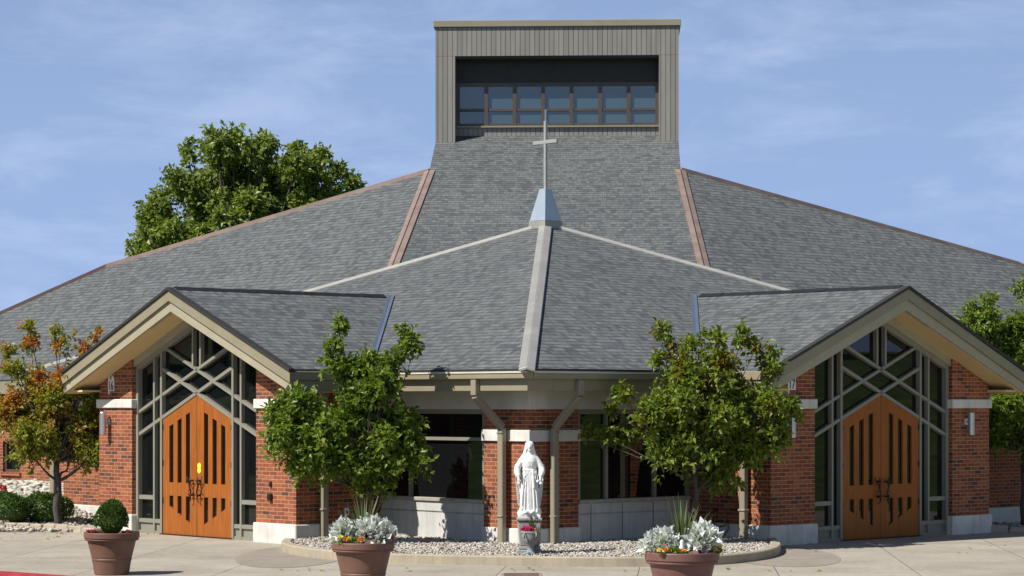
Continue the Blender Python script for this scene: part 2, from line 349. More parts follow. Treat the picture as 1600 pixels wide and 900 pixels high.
# ------------------------------------------------------------------ the setting: ground, road, paving
def sheet(name, poly, z, mat, label, thick=None):
    mb = MB()
    if thick: mb.prism([(x, y, z) for x, y in poly], (0, 0, -thick))
    else: mb.add([(x, y, z) for x, y in poly], [tuple(range(len(poly)))])
    return tag(mb.build(name, mat), label, name.replace('_', ' '), None, 'structure')
# lawn: one sheet to the horizon with unseen side banks added for window reflections
def gz(x, y):
    d = max(0, abs(x)-19); bank = 5.0*(1-math.exp(-d/16))*(1 if x > 0 else 1.15)
    fall = 1/(1+math.exp((y-95)/10))
    back = 1.0*max(0, min(1, (16-y)/14))*min(1, max(0, abs(x+8)-4)/6 if False else 1)
    return -.16+bank*fall*(1 if abs(x) < 200 else max(0, 1-(abs(x)-200)/200))+(back if x > -2.2 else 0)*0
xs = sorted(set([-1500, -700, -400, -250]+list(range(-160, 161, 8))+[250, 400, 700, 1500])); ys = [-1500, -700, -300, -160]+list(range(-100, 161, 8))+[250, 500, 900, 2500]
g = MB(); W = len(xs); g.add([(x, y, gz(x, y)) for y in ys for x in xs], [(j*W+i, j*W+i+1, (j+1)*W+i+1, (j+1)*W+i) for j in range(len(ys)-1) for i in range(W-1)])
tag(g.build('ground', M['grass'], smooth=True), 'green lawn with grassy side banks added unseen for window reflections', 'ground', None, 'structure')
kerbline = [(-19, 40.6), (-12, 36.6), (-9.2, 34.75), (-7.24, 33.35), (-6.3, 32.6), (-5.2, 31.7), (-4.3, 30.6), (-3.8, 29.0), (-3.6, 26), (-3.6, 8)]
sheet('road', [(-19, 40.6)]+kerbline[1:]+[(-3.6, 0), (-19, 0)], -.13, M['asphalt'], 'dark asphalt driveway beside the forecourt')
sheet('pavement', kerbline+[(18.9, 8), (18.9, 60), (-19, 60)], 0, M['concrete'], 'pale concrete forecourt of large jointed slabs', .2)
kb = MB()
for (x0, y0), (x1, y1) in zip(kerbline[:-1], kerbline[1:]):
    d = Vector((x1-x0, y1-y0, 0)).normalized(); n = Vector((-d.y, d.x, 0))
    a, b = Vector((x0, y0, 0)), Vector((x1, y1, 0))
    kb.add([a-n*.02+Vector((0,0,-.15)), b-n*.02+Vector((0,0,-.15)), b-n*.0+Vector((0,0,.006)), a+Vector((0,0,.006)), a+n*.16+Vector((0,0,.006)), b+n*.16+Vector((0,0,.006))], [(0,1,2,3), (3,2,5,4)])
tag(kb.build('kerb', M['redpaint']), 'red painted kerb along the edge of the driveway', 'kerb', None, 'structure')
def disc(cx, cy, rx, ry, a0=0, a1=360, n=40): return [(cx+rx*math.cos(R(a0+(a1-a0)*i/n)), cy+ry*math.sin(R(a0+(a1-a0)*i/n))) for i in range(n+1 if a1-a0 < 360 else n)]
sheet('path', disc(-3.4, 36.9, .86, 2.7), .004, M['pad'], 'rounded tinted concrete pad beside the left porch')
sheet('path', disc(4.15, 37.0, .92, 2.6), .004, M['pad'], 'rounded tinted concrete pad beside the right porch')

# ------------------------------------------------------------------ church: local x runs along the right front wall, local y along the left one
TH = R(42.5)
CH = empty('church', (.28, 38.24, 0), TH)
tag(CH, 'brick church with slate grey hipped roofs, twin gabled porches and a square tower', 'church')
Rm = Matrix.Rotation(TH, 4, 'Z'); CM = Matrix.Translation((.28, 38.24, 0)) @ Rm
def W3(p, q, z): return CM @ Vector((p, q, z))
def S(side):                          # a = normal coordinate (negative in front of the wall), b = outward along the wall
    return (lambda a, b, z: (a, b, z)) if side == 'L' else (lambda a, b, z: (b, a, z))
def AX(ax, lat, z): return ((ax-lat)/2**.5, (ax+lat)/2**.5, z)   # along the axis / sideways (left positive)
def sbox(mb, T, a, b): return mb.box(T(*a), T(*b))

EZ = 2.93; HM = .43; RM = .417
hall_z = lambda a: EZ+HM*(a+.68)
BC = 6.80; HW = 3.52; RZ = EZ+RM*HW          # porch ridge centre, half width, ridge height
AF = -2.32
AV = (RZ-EZ)/HM-.68                           # where the porch ridge meets the hall roof
# --- hall roof: two planes with a hip on the axis
hall = MB()
pa = 8.87/2**.5; apex = (pa, pa, hall_z(pa)); hip0 = (-.68, -.68, EZ)
latE = 10.96
def hedge(lat): return 8.87+.1034*lat
def hall_back(side, lat):
    ax = hedge(lat); p, q = (ax-lat)/2**.5, (ax+lat)/2**.5
    return (p, q, hall_z(p)) if side == 'L' else (q, p, hall_z(p))
for side in 'LR':
    T = S(side)
    top = [hip0, apex, hall_back(side, 2.5), hall_back(side, 4.74), hall_back(side, 8), hall_back(side, latE)]
    hall.prism(top, (0, 0, -.05))
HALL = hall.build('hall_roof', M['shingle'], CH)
cap = MB()
for side in 'LR':
    pts = [Vector(apex), Vector(hall_back(side, latE-.05))]
    bk = Vector(AX(1, 0, 0)); a, b = pts
    cap.prism([a+bk*(-.05)+Vector((0,0,.005)), a+bk*(-.05)+Vector((0,0,.06)), a+bk*.14+Vector((0,0,.06)), a+bk*.14+Vector((0,0,-.35)), a+bk*.08+Vector((0,0,-.35))], b-a)
cap.build('edge_cap', M['capwhite'], HALL)
hc = MB()
def hipcap(mb, a, b, half, drop_l, drop_r, th=.035, lift=.03):
    """two flat wings either side of a hip line from a (top) to b"""
    a, b = Vector(a)+Vector((0,0,lift)), Vector(b)+Vector((0,0,lift)); d = (b-a)
    for dv in (drop_l, drop_r):
        dv = Vector(dv); mb.prism([a, a+dv*half, a+dv*half-Vector((0,0,th)), a-Vector((0,0,th))], d)
dl = Vector((0, 1, 0)); dr = Vector((1, 0, 0))
e = (Vector(hip0)-Vector(apex)).normalized()
def inplane(nrm_grad_dir, m):    # unit vector in a plane perpendicular to the hip
    n = Vector((-m*nrm_grad_dir.x, -m*nrm_grad_dir.y, 1)).normalized(); return n
nL = Vector((-HM, 0, 1)).normalized(); nR = Vector((0, -HM, 1)).normalized()
wl = e.cross(nL).normalized(); wr = -e.cross(nR).normalized()
if wl.y < 0: wl = -wl
if wr.x < 0: wr = -wr
ext = Vector(hip0)+e*.10
hipcap(hc, Vector(apex), ext, .135, wl, wr, .05, .055)
hipc = hc.build('hip_cap', M['capmetal'], HALL, bevel=.008)
# --- eaves box, gutter and beam under the hall roof
def eave(side, b0, b1, a=0.0):
    T = S(side); lit = 0
    m = MB(); sbox(m, T, (a-.70, b0[0], EZ-.165), (a-.56, b1, EZ-.02)); m.build('gutter', M['fascia'], CH, bevel=.012)
    m = MB(); sbox(m, T, (a-.68, b0[0]+.01, EZ-.07), (a-.715, b1-.02, EZ-.038)); m.build('gutter_lip', M['beam'], CH)
    m = MB(); sbox(m, T, (a-.69, b0[0]+.01, EZ-.036), (a-.722, b1-.02, EZ-.004)); m.build('drip_edge', M['recess'], CH)
    m = MB(); sbox(m, T, (a-.595, b0[1], EZ-.35), (a-.03, b1, EZ-.06)); m.build('eave_box', M['fascia'], CH)
    m = MB(); sbox(m, T, (a-.04, b0[2], 2.28), (a+.12, b1, EZ-.33)); m.build('beam', M['beam'], CH, bevel=.006)
eave('L', (-.70, -.595, -.04), 3.70); eave('R', (-.555, -.025, .122), 3.70)
for side in 'LR':
    T = S(side); s0 = 0 if side == 'L' else .003
    # corner pier (two legs), one leg per side
    lo = 0 if side == 'L' else .301
    m = MB(); sbox(m, T, (0, lo, .3), (.30, 1.10, 2.279)); m.build('brick_pier', M['brick'], CH)
    m = MB(); sbox(m, T, (-.04, -.04 if side == 'L' else .2005, 1.755), (.2, 1.13, 1.945)); m.build('stone_band', M['stone'], CH, bevel=.01)
    m = MB(); sbox(m, T, (-.045, -.045 if side == 'L' else .2005, -.05), (.2, 1.13, .345)); m.build('stone_base', M['stone'], CH, bevel=.014)
    # precast spandrel with groove, then window
    m = MB(); sbox(m, T, (.03, 1.135, -.05), (.25, 3.80, .535)); 
    sbox(m, T, (.06, 1.135, .535), (.25, 3.80, .56)); sbox(m, T, (.03, 1.135, .56), (.25, 3.80, .72))
    pn = m.build('spandrel_panel', M['panel'], CH)
    if side == 'R':
        m = MB()
        for b in (1.42, 2.155, 2.90): m = MB(); sbox(m, T, (.026, b-.006, -.04), (.031, b+.006, .70)); m.build('panel_joint', M['gap'], pn)
    win = MB()
    for b in (1.135, 3.03 if side == 'L' else 1.78, 3.76) + ((2.94,) if side == 'R' else ()): sbox(win, T, (.05, b, .78), (.20, b+.06, 2.20))
    for z0, z1 in ((2.20, 2.278), (1.755, 1.81)): sbox(win, T, (.055, 1.136, z0), (.19, 3.80, z1))
    fw = win.build('window', M['frame'], CH)
    m = MB(); sbox(m, T, (-.005, 1.136, .722), (.21, 3.80, .785)); m.build('sill', M['sill'], fw, bevel=.008)
    m = MB(); sbox(m, T, (.11, 1.15, .78), (.125, 3.80, 2.22)); m.build('pane', M['glass'], fw)
    # downspout of the corner pier
    bb = .58 if side == 'L' else .50
    m = MB(); t = Vector(T(0, 1, 0)); nn = Vector(T(1, 0, 0))
    pts = [T(-.64, bb+.02, EZ-.17), T(-.64, bb+.02, 2.50), T(-.13, bb-.06, 1.98), T(-.13, bb-.06, .05)]
    rr = .06
    for i in range(3):
        m.beam(Vector(pts[i])+Vector((0,0,.0)), Vector(pts[i+1]), .125, .10, t if False else nn if i != 1 else nn)
    sbox(m, T, (-.195, bb-.125, .52), (-.065, bb+.005, .56)); sbox(m, T, (-.195, bb-.125, 1.88), (-.065, bb+.005, 1.92))
    m.build('downspout', M['gutter'], CH, bevel=.012)

    # ------------------------------------------------------------ porch
    FA = -1.82
    soff = lambda b: RZ-.40-RM*abs(b-BC)
    def pier(b0, b1, back):
        m = MB(); poly = [T(FA, b0, .30), T(FA, b1, .30), T(FA, b1, soff(b1)), T(FA, b0, soff(b0))]
        m.prism(poly, Vector(T(back-FA, 0, 0))); return m.build('brick_pier', M['brick'], CH)
    o1 = pier(3.80, 4.93, .03 if side == 'L' else .03); o2 = pier(8.75, 9.85, .6)
    for b0, b1, bk in ((3.80, 4.93, -.02), (8.75, 9.85, .3)):
        m = MB(); sbox(m, T, (FA-.045, b0-.045, 2.285), (FA+.5 if b0 < 5 else bk, b1+(.03 if b0 < 5 else .045), 2.45)); m.build('stone_band', M['stone'], CH, bevel=.012)
        m = MB(); sbox(m, T, (FA-.05, b0-.05, -.05), (bk, b1+(.035 if b0 < 5 else .05), .335)); m.build('stone_base', M['stone'], CH, bevel=.016)
    # glazed screen in the porch
    G0, G1, GC = 4.935, 8.745, 6.84; GA = FA+.15
    gt = lambda t: 3.81-.41*abs(t)
    fr = MB()
    def bar(b0, z0, b1, z1, w=.07, d=.12, a=GA): fr.beam(T(a, b0, z0), T(a, b1, z1), w, d, T(1, 0, 0))
    hh = (G1-G0)/2
    for sg in (-1, 1):
        bar(GC+sg*(hh-.04), -.02, GC+sg*(hh-.04), gt(hh-.04)-.02, .08, .15)
        bar(GC+sg*1.335, -.02, GC+sg*1.335, gt(1.335)-.03, .05, .121); bar(GC+sg*1.10, -.02, GC+sg*1.10, gt(1.10)-.03, .058, .131)
        bar(GC+sg*.115, 2.97+.02, GC+sg*.115, gt(.115)-.03, .046, .122)
        bar(GC-sg*(hh-.05), 2.97-.41*(hh-.05), GC+sg*1.02, 2.97+.41*1.02, .052, .115)          # upper lattice
        bar(GC-sg*(hh-.05), 2.56-.41*(hh-.05), GC+sg*1.10, 2.56+.41*1.10, .058, .118)         # door chevron carried on as lattice
        bar(GC, gt(0)-.02, GC+sg*hh, gt(hh)-.02, .085, .14)                                   # under the roof
        bar(GC+sg*(hh-.08), .66, GC+sg*1.36, .66, .075, .112); bar(GC+sg*(hh-.08), .235, GC+sg*1.14, .235, .07, .113)
        bar(GC+sg*(hh-.08), .02, GC+sg*1.14, .02, .075, .114)
    SC = fr.build('entrance_screen', M['frame'], CH)
    m = MB(); m.prism([T(GA+.02, G0, .24), T(GA+.02, GC-1.07, .24), T(GA+.02, GC-1.07, 2.10), T(GA+.02, GC, 2.55), T(GA+.02, GC+1.07, 2.10), T(GA+.02, GC+1.07, .24), T(GA+.02, G1, .24), T(GA+.02, G1, gt(hh)), T(GA+.02, GC, gt(0)), T(GA+.02, G0, gt(hh))], Vector(T(.012, 0, 0)))
    m.build('pane', M['glass'], SC)
    for sg in (-1, 1):
        m = MB(); sbox(m, T, (GA-.02, GC+sg*1.10, .0), (GA+.03, GC+sg*hh, .22)); m.build('kick_panel', M['frame'], SC)
    m = MB()
    for sg in (-1, 1):
        m.prism([T(FA+.03, GC, 3.83), T(FA+.03, GC+sg*hh, 3.83-.41*hh), T(FA+.03, GC+sg*hh, 3.99-.417*hh), T(FA+.03, GC, 3.99)], Vector(T(.2, 0, 0)))
    m.build('trim_board', M['beige'], SC)
    # doors
    dz = lambda t: 2.535-.40*abs(t)
    for sg in (-1, 1):
        outer = [(sg*.006, .02), (sg*1.06, .02), (sg*1.06, dz(1.06)), (sg*.006, dz(0))]
        holes = []
        for t0, t1 in ((.215, .345), (.475, .605), (.735, .862)):
            holes.append([(sg*t0, .95), (sg*t1, .95), (sg*t1, dz(t1)-.23), (sg*t0, dz(t0)-.23)])
            zb = lambda t: .52-(.86-t)*.46
            holes.append([(sg*t0, .71), (sg*t0, zb(t0)), (sg*t1, zb(t1)), (sg*t1, .71)])
        m = MB(); m.plate(outer, holes, lambda x, y, d: T(GA-.045+d, GC+x, y), .05)
        D = m.build('entrance_door', M['wood'], CH)
        m = MB(); m.prism([T(GA-.012, GC+sg*.02, .05), T(GA-.012, GC+sg*1.04, .05), T(GA-.012, GC+sg*1.04, 2.08), T(GA-.012, GC+sg*.02, 2.46)], Vector(T(.008, 0, 0))); m.build('pane', M['glass'], D)
        m = MB(); b0 = GC+sg*.10; aa = GA-.045
        path = [(0, .62), (.015, .70), (-.01, .78), (.03, .86), (.0, .95), (.03, 1.03)]
        m.tube([T(aa-.07, b0+sg*x, z+.04) for x, z in path], [.012, .016, .015, .017, .015, .009], 6)
        for z, L in ((.74, .07), (1.00, .07)): m.tube([T(aa, b0+sg*.01, z), T(aa-.09, b0+sg*.01, z)], .016, 6); m.tube([T(aa-.07, b0-sg*.05, z+.01), T(aa-.07, b0+sg*.07, z+.015)], [.008, .013], 5)
        m.tube([T(aa-.07, b0+sg*.03, .92), T(aa-.06, b0+sg*.12, 1.02), T(aa-.05, b0+sg*.13, 1.10)], [.013, .010, .005], 5)
        m.tube([T(aa-.07, b0+sg*.02, .85), T(aa-.05, b0+sg*.11, .80)], [.012, .004], 5)
        m.tube([T(aa-.07, b0, .66), T(aa-.05, b0+sg*.06, .60)], [.012, .005], 5)
        m.build('handle', M['iron'], D, smooth=True)
        for z in (.62, 1.30, 1.95):
            m = MB(); sbox(m, T, (aa-.018, GC+sg*1.045, z-.05), (aa+.0, GC+sg*1.085, z+.05)); m.build('hinge', M['black'], D)
    m = MB(); sbox(m, T, (GA-.10, GC-1.1, 0), (GA+.1, GC+1.1, .018)); m.build('threshold', M['iron'], CH)
    # porch roof
    m = MB(); up = .0
    inner = [T(AF, BC-HW, EZ), T(AF, BC, RZ), T(AV, BC, RZ), T(-.68, BC-HW, EZ)]
    outerp = [T(AF, BC+HW, EZ), T(AF, BC, RZ), T(AV, BC, RZ), T(-.68, BC+HW, EZ)]
    for pl in (inner, outerp): m.prism([(x, y, z+.012) for x, y, z in pl], (0, 0, -.055))
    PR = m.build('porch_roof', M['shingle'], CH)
    m = MB(); rv = random.Random(4)
    aa = AF+.10
    while aa < AV-.3:
        L = .30; dz_ = rv.uniform(0, .012)
        m.prism([T(aa, BC-.11, RZ-.03+dz_), T(aa, BC, RZ+.035+dz_), T(aa, BC+.11, RZ-.03+dz_), T(aa, BC, RZ-.01+dz_)], Vector(T(L, 0, 0))); aa += L*.93
    m.build('ridge_vent', M['black'], PR)
    for sg in (-1, 1):       # valley flashing: W-shaped metal between porch and hall roof
        a = Vector(T(AV, BC, RZ)); b = Vector(T(-.68, BC+sg*HW, EZ)); d = (b-a)
        v1 = Vector(T(0, sg*1, 0)); v2 = Vector(T(-1, 0, 0))
        hallw = Vector(T(0, sg*.09, 0)); porw = Vector(T(-.12, 0, 0)) if False else Vector(T(-.07, 0, 0))
        m = MB(); l = Vector((0, 0, .034))
        m.prism([a+l, a+hallw+l, a+hallw+l*.4, a+l*.4], d); m.prism([a+l*1.2, a+porw+l*1.2, a+porw+l*.6, a+l*.6], d)
        m.build('valley_flashing', M['zinc'], PR)
    # soffit boards, rake boards, eave gutters
    for sg in (-1, 1):
        m = MB(); b1 = BC+sg*(HW-.05)
        m.prism([T(AF+.06, BC, RZ-.40), T(AF+.06, b1, soff(b1)), T(AF+.06, b1, soff(b1)+.05), T(AF+.06, BC, RZ-.35)], Vector(T(-.02-AF-.06 if False else 1.35, 0, 0)))
        m.build('soffit', M['soffit'], PR)
        # upper rake board (proud) and lower board, each one mitred at the ridge
        m = MB(); e1 = BC+sg*HW; dz1 = RM*HW
        m.prism([T(AF-.03, BC, RZ-.035), T(AF-.03, e1, RZ-.035-dz1), T(AF-.03, e1, RZ-.215-dz1), T(AF-.03, BC, RZ-.215)], Vector(T(.10, 0, 0)))
        rb = m.build('rake_board', M['fascia'], PR)
        m = MB(); m.prism([T(AF+.015, BC, RZ-.218), T(AF+.015, e1-sg*.012, RZ-.218-dz1), T(AF+.015, e1-sg*.012, RZ-.405-dz1+.03), T(AF+.015, BC, RZ-.405)], Vector(T(.09, 0, 0)))
        m.build('lower_board', M['beige'], rb)
        m = MB(); m.prism([T(AF-.06, BC, RZ+.02), T(AF-.06, e1+sg*.02, RZ+.02-dz1), T(AF-.06, e1+sg*.02, RZ-.032-dz1), T(AF-.06, BC, RZ-.032)], Vector(T(.12, 0, 0)))
        m.build('drip_edge', M['recess'], rb)
        m = MB(); sbox(m, T, (AF+.08, BC+sg*(HW-.17), EZ-.34), (-.70 if sg < 0 else .0, BC+sg*(HW-.01), EZ-.175)); m.build('eave_board', M['fascia'], PR)
        m = MB(); sbox(m, T, (AF+.07, BC+sg*(HW-.16), EZ-.172), (-.71 if sg < 0 else .0, BC+sg*(HW+.02), EZ-.022)); m.build('gutter', M['fascia'], PR, bevel=.01)
        m = MB(); sbox(m, T, (AF+.10, BC+sg*3.00, EZ-.345), (-.02, BC+sg*(HW-.17), EZ-.31)); m.build('eave_soffit', M['soffit'], PR)
    # downspout on the return wall
    m = MB(); sbox(m, T, (-1.36, 3.655, .05), (-1.24, 3.755, 2.62)); sbox(m, T, (-1.38, 3.64, .56), (-1.22, 3.77, .60)); m.build('downspout', M['gutter'], CH, bevel=.01)
    # side wing beyond the porch
    m = MB(); sbox(m, T, (-.30, 9.86, .30), (.1, 13.55, 2.28)); m.build('brick_wall', M['brick'], CH)
    m = MB(); sbox(m, T, (-.34, 9.86, 1.72), (.0, 13.59, 1.90)); m.build('stone_band', M['stone'], CH, bevel=.01)
    m = MB(); sbox(m, T, (-.35, 9.905, -.05), (.0, 13.60, .335)); m.build('stone_base', M['stone'], CH, bevel=.014)
    m = MB(); sbox(m, T, (-.34, 9.86, 2.283), (.0, 14.4, 2.575)); m.build('beam', M['beam'], CH)
    m = MB(); sbox(m, T, (-.70, 10.36, EZ-.35), (.2, 14.7, EZ-.06)); m.build('eave_box', M['fascia'], CH)
    m = MB(); sbox(m, T, (-.46, 13.68, .0), (-.34, 13.82, 2.6)); m.build('downspout', M['gutter'], CH, bevel=.01)
    m = MB(); sbox(m, T, (.10, 13.2, 0), (2.3, 13.5, 2.6)); m.build('brick_wall', M['brick'], CH)
    # long nave wall with a low window
    m = MB(); m.plate([(13.3, -.1), (26, -.1), (26, 2.6), (13.3, 2.6)], [[(19.12, .80), (19.12, 1.50), (19.86, 1.50), (19.86, .80)]], lambda x, y, d: T(2.0+d, x, y), .3); m.build('brick_wall', M['brick'], CH)
    m = MB(); m.plate([(19.12, .80), (19.86, .80), (19.86, 1.50), (19.12, 1.50)], [[(19.18, .86), (19.18, 1.44), (19.80, 1.44), (19.80, .86)]], lambda x, y, d: T(2.06+d, x, y), .1); nw = m.build('window', M['bronze'], CH)
    m = MB(); sbox(m, T, (2.12, 19.15, .83), (2.135, 19.83, 1.47)); m.build('pane', M['glass'], nw)
    m = MB(); sbox(m, T, (1.95, 19.05, .72), (2.1, 19.93, .795)); m.build('sill', M['brick'], nw)
    m = MB(); sbox(m, T, (1.36, 14.9, EZ-.35), (2.1, 25.8, EZ-.07)); m.build('eave_box', M['fascia'], CH)

# --- nave roof: front face F, side faces L and R, backs and copper work
LM = .6
lz = lambda p: EZ+LM*(p-1.35)
Jp = AX(16.0, 2.88, 0); J = (Jp[0], Jp[1], lz(Jp[0])); Bp = AX(10.47, 3.2, 0); B = (Bp[0], Bp[1], lz(Bp[0]))
Kp = AX(19.64, 11.14, 0); K = (Kp[0], Kp[1], lz(Kp[0])); Mp = AX(19.48, 13.77, 0); Mm = (Mp[0], Mp[1], lz(Mp[0]))
N = (1.35, 25.9, EZ); B0 = (1.35, 6.28, EZ)
FS = (J[2]-B[2])/(16.0-10.47)
fz = lambda ax: J[2]+FS*(ax-16.0)
TA, TL = 17.96, 2.885
nave = MB()
mir = lambda v: (v[1], v[0], v[2])
for side in 'LR':
    X = (lambda v: v) if side == 'L' else mir
    nave.prism([X(v) for v in (J, K, Mm, N, B0, B)], (0, 0, -.05))
    bk = Vector(AX(9, 0, -4.0))
    for a, b in ((J, K), (K, Mm), (Mm, N)):
        a, b = Vector(X(a)), Vector(X(b)); nave.add([a, b, b+bk, a+bk], [(0, 1, 2, 3)])
    t0 = Vector(AX(TA, TL if side == 'L' else -TL, fz(TA))); j = Vector(X(J)); nave.add([j, t0, t0+Vector(AX(9, -.3 if side == 'L' else .3, -3)), j+bk], [(0, 1, 2, 3)])
b0 = AX(5.4, 3.49, fz(5.4))
Fpoly = [J, AX(TA+.6, TL, fz(TA+.6)), AX(TA+.6, -TL, fz(TA+.6)), mir(J), mir(B), AX(5.4, -3.49, fz(5.4)), b0, B]
nave.prism(Fpoly, (0, 0, -.05))
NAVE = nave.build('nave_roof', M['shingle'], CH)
for side in 'LR':
    X = (lambda v: v) if side == 'L' else mir
    j, b = Vector(X(J)), Vector(X(B)); b = j+(b-j)*1.35
    sgn = 1 if side == 'L' else -1
    latv = Vector(AX(0, sgn, 0)); inn = -latv; outv = (latv+Vector((0, 0, -LM/2**.5))).normalized()
    m = MB(); l = Vector((0, 0, .035))
    for dv, o in ((inn, .014), (outv, .014)): m.prism([j+l+dv*o, j+l+dv*(o+.115), j+dv*(o+.115), j+dv*o], b-j)
    hp = m.build('hip_cap', M['copper'], NAVE)
    m = MB(); m.prism([j+l*.7-latv*.016, j+l*.7+latv*.016, j+latv*.016, j-latv*.016], b-j); m.build('cap_gap', M['gap'], hp)
    m = MB()
    for a, b in ((J, K),): m.beam(Vector(X(a))+Vector((0,0,.02)), Vector(X(b))+Vector((0,0,.02)), .07, .10, (0, 0, 1))
    m.build('ridge_cap', M['copper'], NAVE)
    m = MB()
    for a, b in ((K, Mm), (Mm, N)): m.beam(Vector(X(a))+Vector((0,0,.02)), Vector(X(b))+Vector((0,0,.02)), .07, .10, (0, 0, 1))
    m.build('ridge_cap', M['copperdark'], NAVE)

# --- tower (clerestory monitor) on top of the front roof face
TT = 11.46
def tb(mb, a0, a1, l0, l1, z0, z1):
    return mb.prism([AX(a0, l0, z0), AX(a0, l1, z0), AX(a1, l1, z0), AX(a1, l0, z0)], (0, 0, z1-z0))
m = MB()
tb(m, TA, TA+.46, -TL, TL, 10.62, 11.30)
for sg in (-1, 1):
    z0 = fz(TA)-.1
    m2 = [AX(TA, sg*TL, z0), AX(TA, sg*(TL-.465), z0), AX(TA, sg*(TL-.465), 10.615), AX(TA, sg*TL, 10.615)]
    m.prism(m2, Vector(AX(.46, 0, 0)))
    tb(m, TA+.46, TA+6, sg*(TL-.02), sg*(TL-.1), 5.5, 11.30)
tb(m, TA+6, TA+6.1, -TL+.02, TL-.02, 4.0, 11.3)
TW = m.build('tower', M['clad'], CH)
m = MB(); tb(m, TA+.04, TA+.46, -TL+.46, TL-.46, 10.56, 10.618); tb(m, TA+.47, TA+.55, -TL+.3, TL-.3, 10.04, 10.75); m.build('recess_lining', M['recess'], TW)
m = MB(); tb(m, TA+.46, TA+.55, -TL+.3, TL-.3, 8.4, 8.965); m.build('sill_panel', M['clad'], TW)
m = MB(); tb(m, TA+.40, TA+.60, -TL+.46, TL-.46, 8.967, 9.005); m.build('sill', M['gutter'], TW)
m = MB()
WL = TL-.47
tb(m, TA+.45, TA+.53, -WL, WL, 9.96, 10.038); tb(m, TA+.45, TA+.53, -WL, WL, 9.007, 9.065); tb(m, TA+.455, TA+.525, -WL, WL, 9.36, 9.42)
for i in range(8):
    c = -WL+.03+(2*WL-.06)*i/7; tb(m, TA+.44, TA+.535, c-.045, c+.045, 9.01, 10.03)
cw = m.build('clerestory_window', M['bronze'], CH)
for i in range(7):
    c0 = -WL+.03+(2*WL-.06)*i/7; c1 = -WL+.03+(2*WL-.06)*(i+1)/7
    m = MB(); tb(m, TA+.50, TA+.51, c0+.04, c1-.04, 9.05, 9.98); m.build('pane', M['towerglass'], cw)
m = MB(); tb(m, TA-.05, TA+6.15, -TL-.05, TL+.05, 11.305, TT); m.build('coping', M['gutter'], TW, bevel=.01)

# --- steeple and cross at the hall apex
ap = Vector(apex)
m = MB(); z0 = ap.z+.02; r0, r1 = .225, .085
c = ap+Vector((.02, .02, 0))
def sq(r, z): return [(c.x-r, c.y-r, z), (c.x+r, c.y-r, z), (c.x+r, c.y+r, z), (c.x-r, c.y+r, z)]
m.add(sq(r0+.0, z0+.06)+sq(r1, z0+.70), [(3,2,1,0), (4,5,6,7), (0,1,5,4), (1,2,6,5), (2,3,7,6), (3,0,4,7)])
ST = m.build('steeple', M['zincpaint'], CH)
m = MB(); m.add(sq(r0+.01, z0-.10)+sq(r0+.01, z0+.055), [(3,2,1,0), (4,5,6,7), (0,1,5,4), (1,2,6,5), (2,3,7,6), (3,0,4,7)]); m.build('base_collar', M['capmetal'], ST)
m = MB(); zt = z0+.70
m.box((c.x-.029, c.y-.029, zt), (c.x+.029, c.y+.029, 7.99)); 
m.box((c.x-.030, c.y-.345, 7.535), (c.x+.030, c.y+.345, 7.605))
CR = m.build('cross', M['crossmetal'], CH, bevel=.004)
m = MB(); m.box((c.x-.012, c.y-.012, 7.99), (c.x+.012, c.y+.012, 8.22)); m.build('lightning_rod', M['steel'], CR)

# ------------------------------------------------------------------ fixtures on the walls
RZ3 = TH
def fixture(name, side, a, b, z):        # empty on a wall: local x = along wall (outward), local -y = away from the wall
    T = S(side); p = W3(*T(a, b, z)); o = empty(name, p, TH-R(90) if side == 'L' else TH)
    return o
# local frame: x to the viewer's right, y into the wall
def sconce(side, b, label):
    o = fixture('wall_lamp', side, -1.82, b, 1.80); tag(o, label, 'wall lamp', 'cylinder lamps on the porch piers')
    m = MB(); m.lathe([(.055, 0), (.06, .01), (.06, .40), (.055, .41)], 20, (0, -.13, 0)); m.build('shade', M['steel'], o, smooth=False)
    m = MB(); m.box((-.05, -.025, .18), (.05, 0, .30)); m.box((-.02, -.10, .22), (.02, -.02, .26)); m.build('bracket', M['steel'], o, bevel=.004)
sconce('L', 9.52, 'silver cylinder lamp on the sunlit outer pier under number 16')
sconce('L', 4.2, 'silver cylinder lamp hidden by leaves on the pier right of the sunlit doors')
sconce('R', 4.20, 'silver cylinder lamp on the shaded pier below number 17')
sconce('R', 9.14, 'silver cylinder lamp on the far right pier beside the shaded doors')
def text_mesh(s, size):
    c = bpy.data.curves.new('number', 'FONT'); c.body = s; c.size = size; c.extrude = .002; c.offset = .003; c.align_x = 'CENTER'
    t = bpy.data.objects.new('number', c); col.objects.link(t); bpy.context.view_layer.update()
    me = bpy.data.meshes.new_from_object(t.evaluated_get(bpy.context.evaluated_depsgraph_get())); bpy.data.objects.remove(t); return me
def number(side, b, s, label):
    o = fixture('number_sign', side, -1.82, b, 2.60); tag(o, label, 'sign')
    m = MB(); arch = [(-.10, 0), (.10, 0)]+[(.10*math.cos(R(x)), .20+.10*math.sin(R(x))) for x in range(0, 181, 15)]
    m.prism([(x, -.015, z) for x, z in arch], (0, .012, 0)); m.box((-.095, -.014, -.06), (-.06, -.003, .0)); m.build('plate', M['white'], o)
    me = text_mesh(s, .235); me.materials.append(M['digit']); t = bpy.data.objects.new('number', me); col.objects.link(t); t.parent = o
    t.location = (0, -.018, .02); t.rotation_euler = (R(90), 0, 0); t.scale = (.70, 1.0, 1)
    if side == 'R': m = MB(); m.box((-.055, -.016, -.06), (.10, -.004, -.004)); m.build('base_strip', M['maroon'], o)
    m = MB(); m.lathe([(.012, 0), (.03, .03), (.02, .07), (.004, .085)], 10, (0, -.018, .205)); m.build('emblem', M['oldstone'], o, smooth=True)
number('L', 9.43, '16', 'white arched plate numbered 16 on the sunlit brick pier')
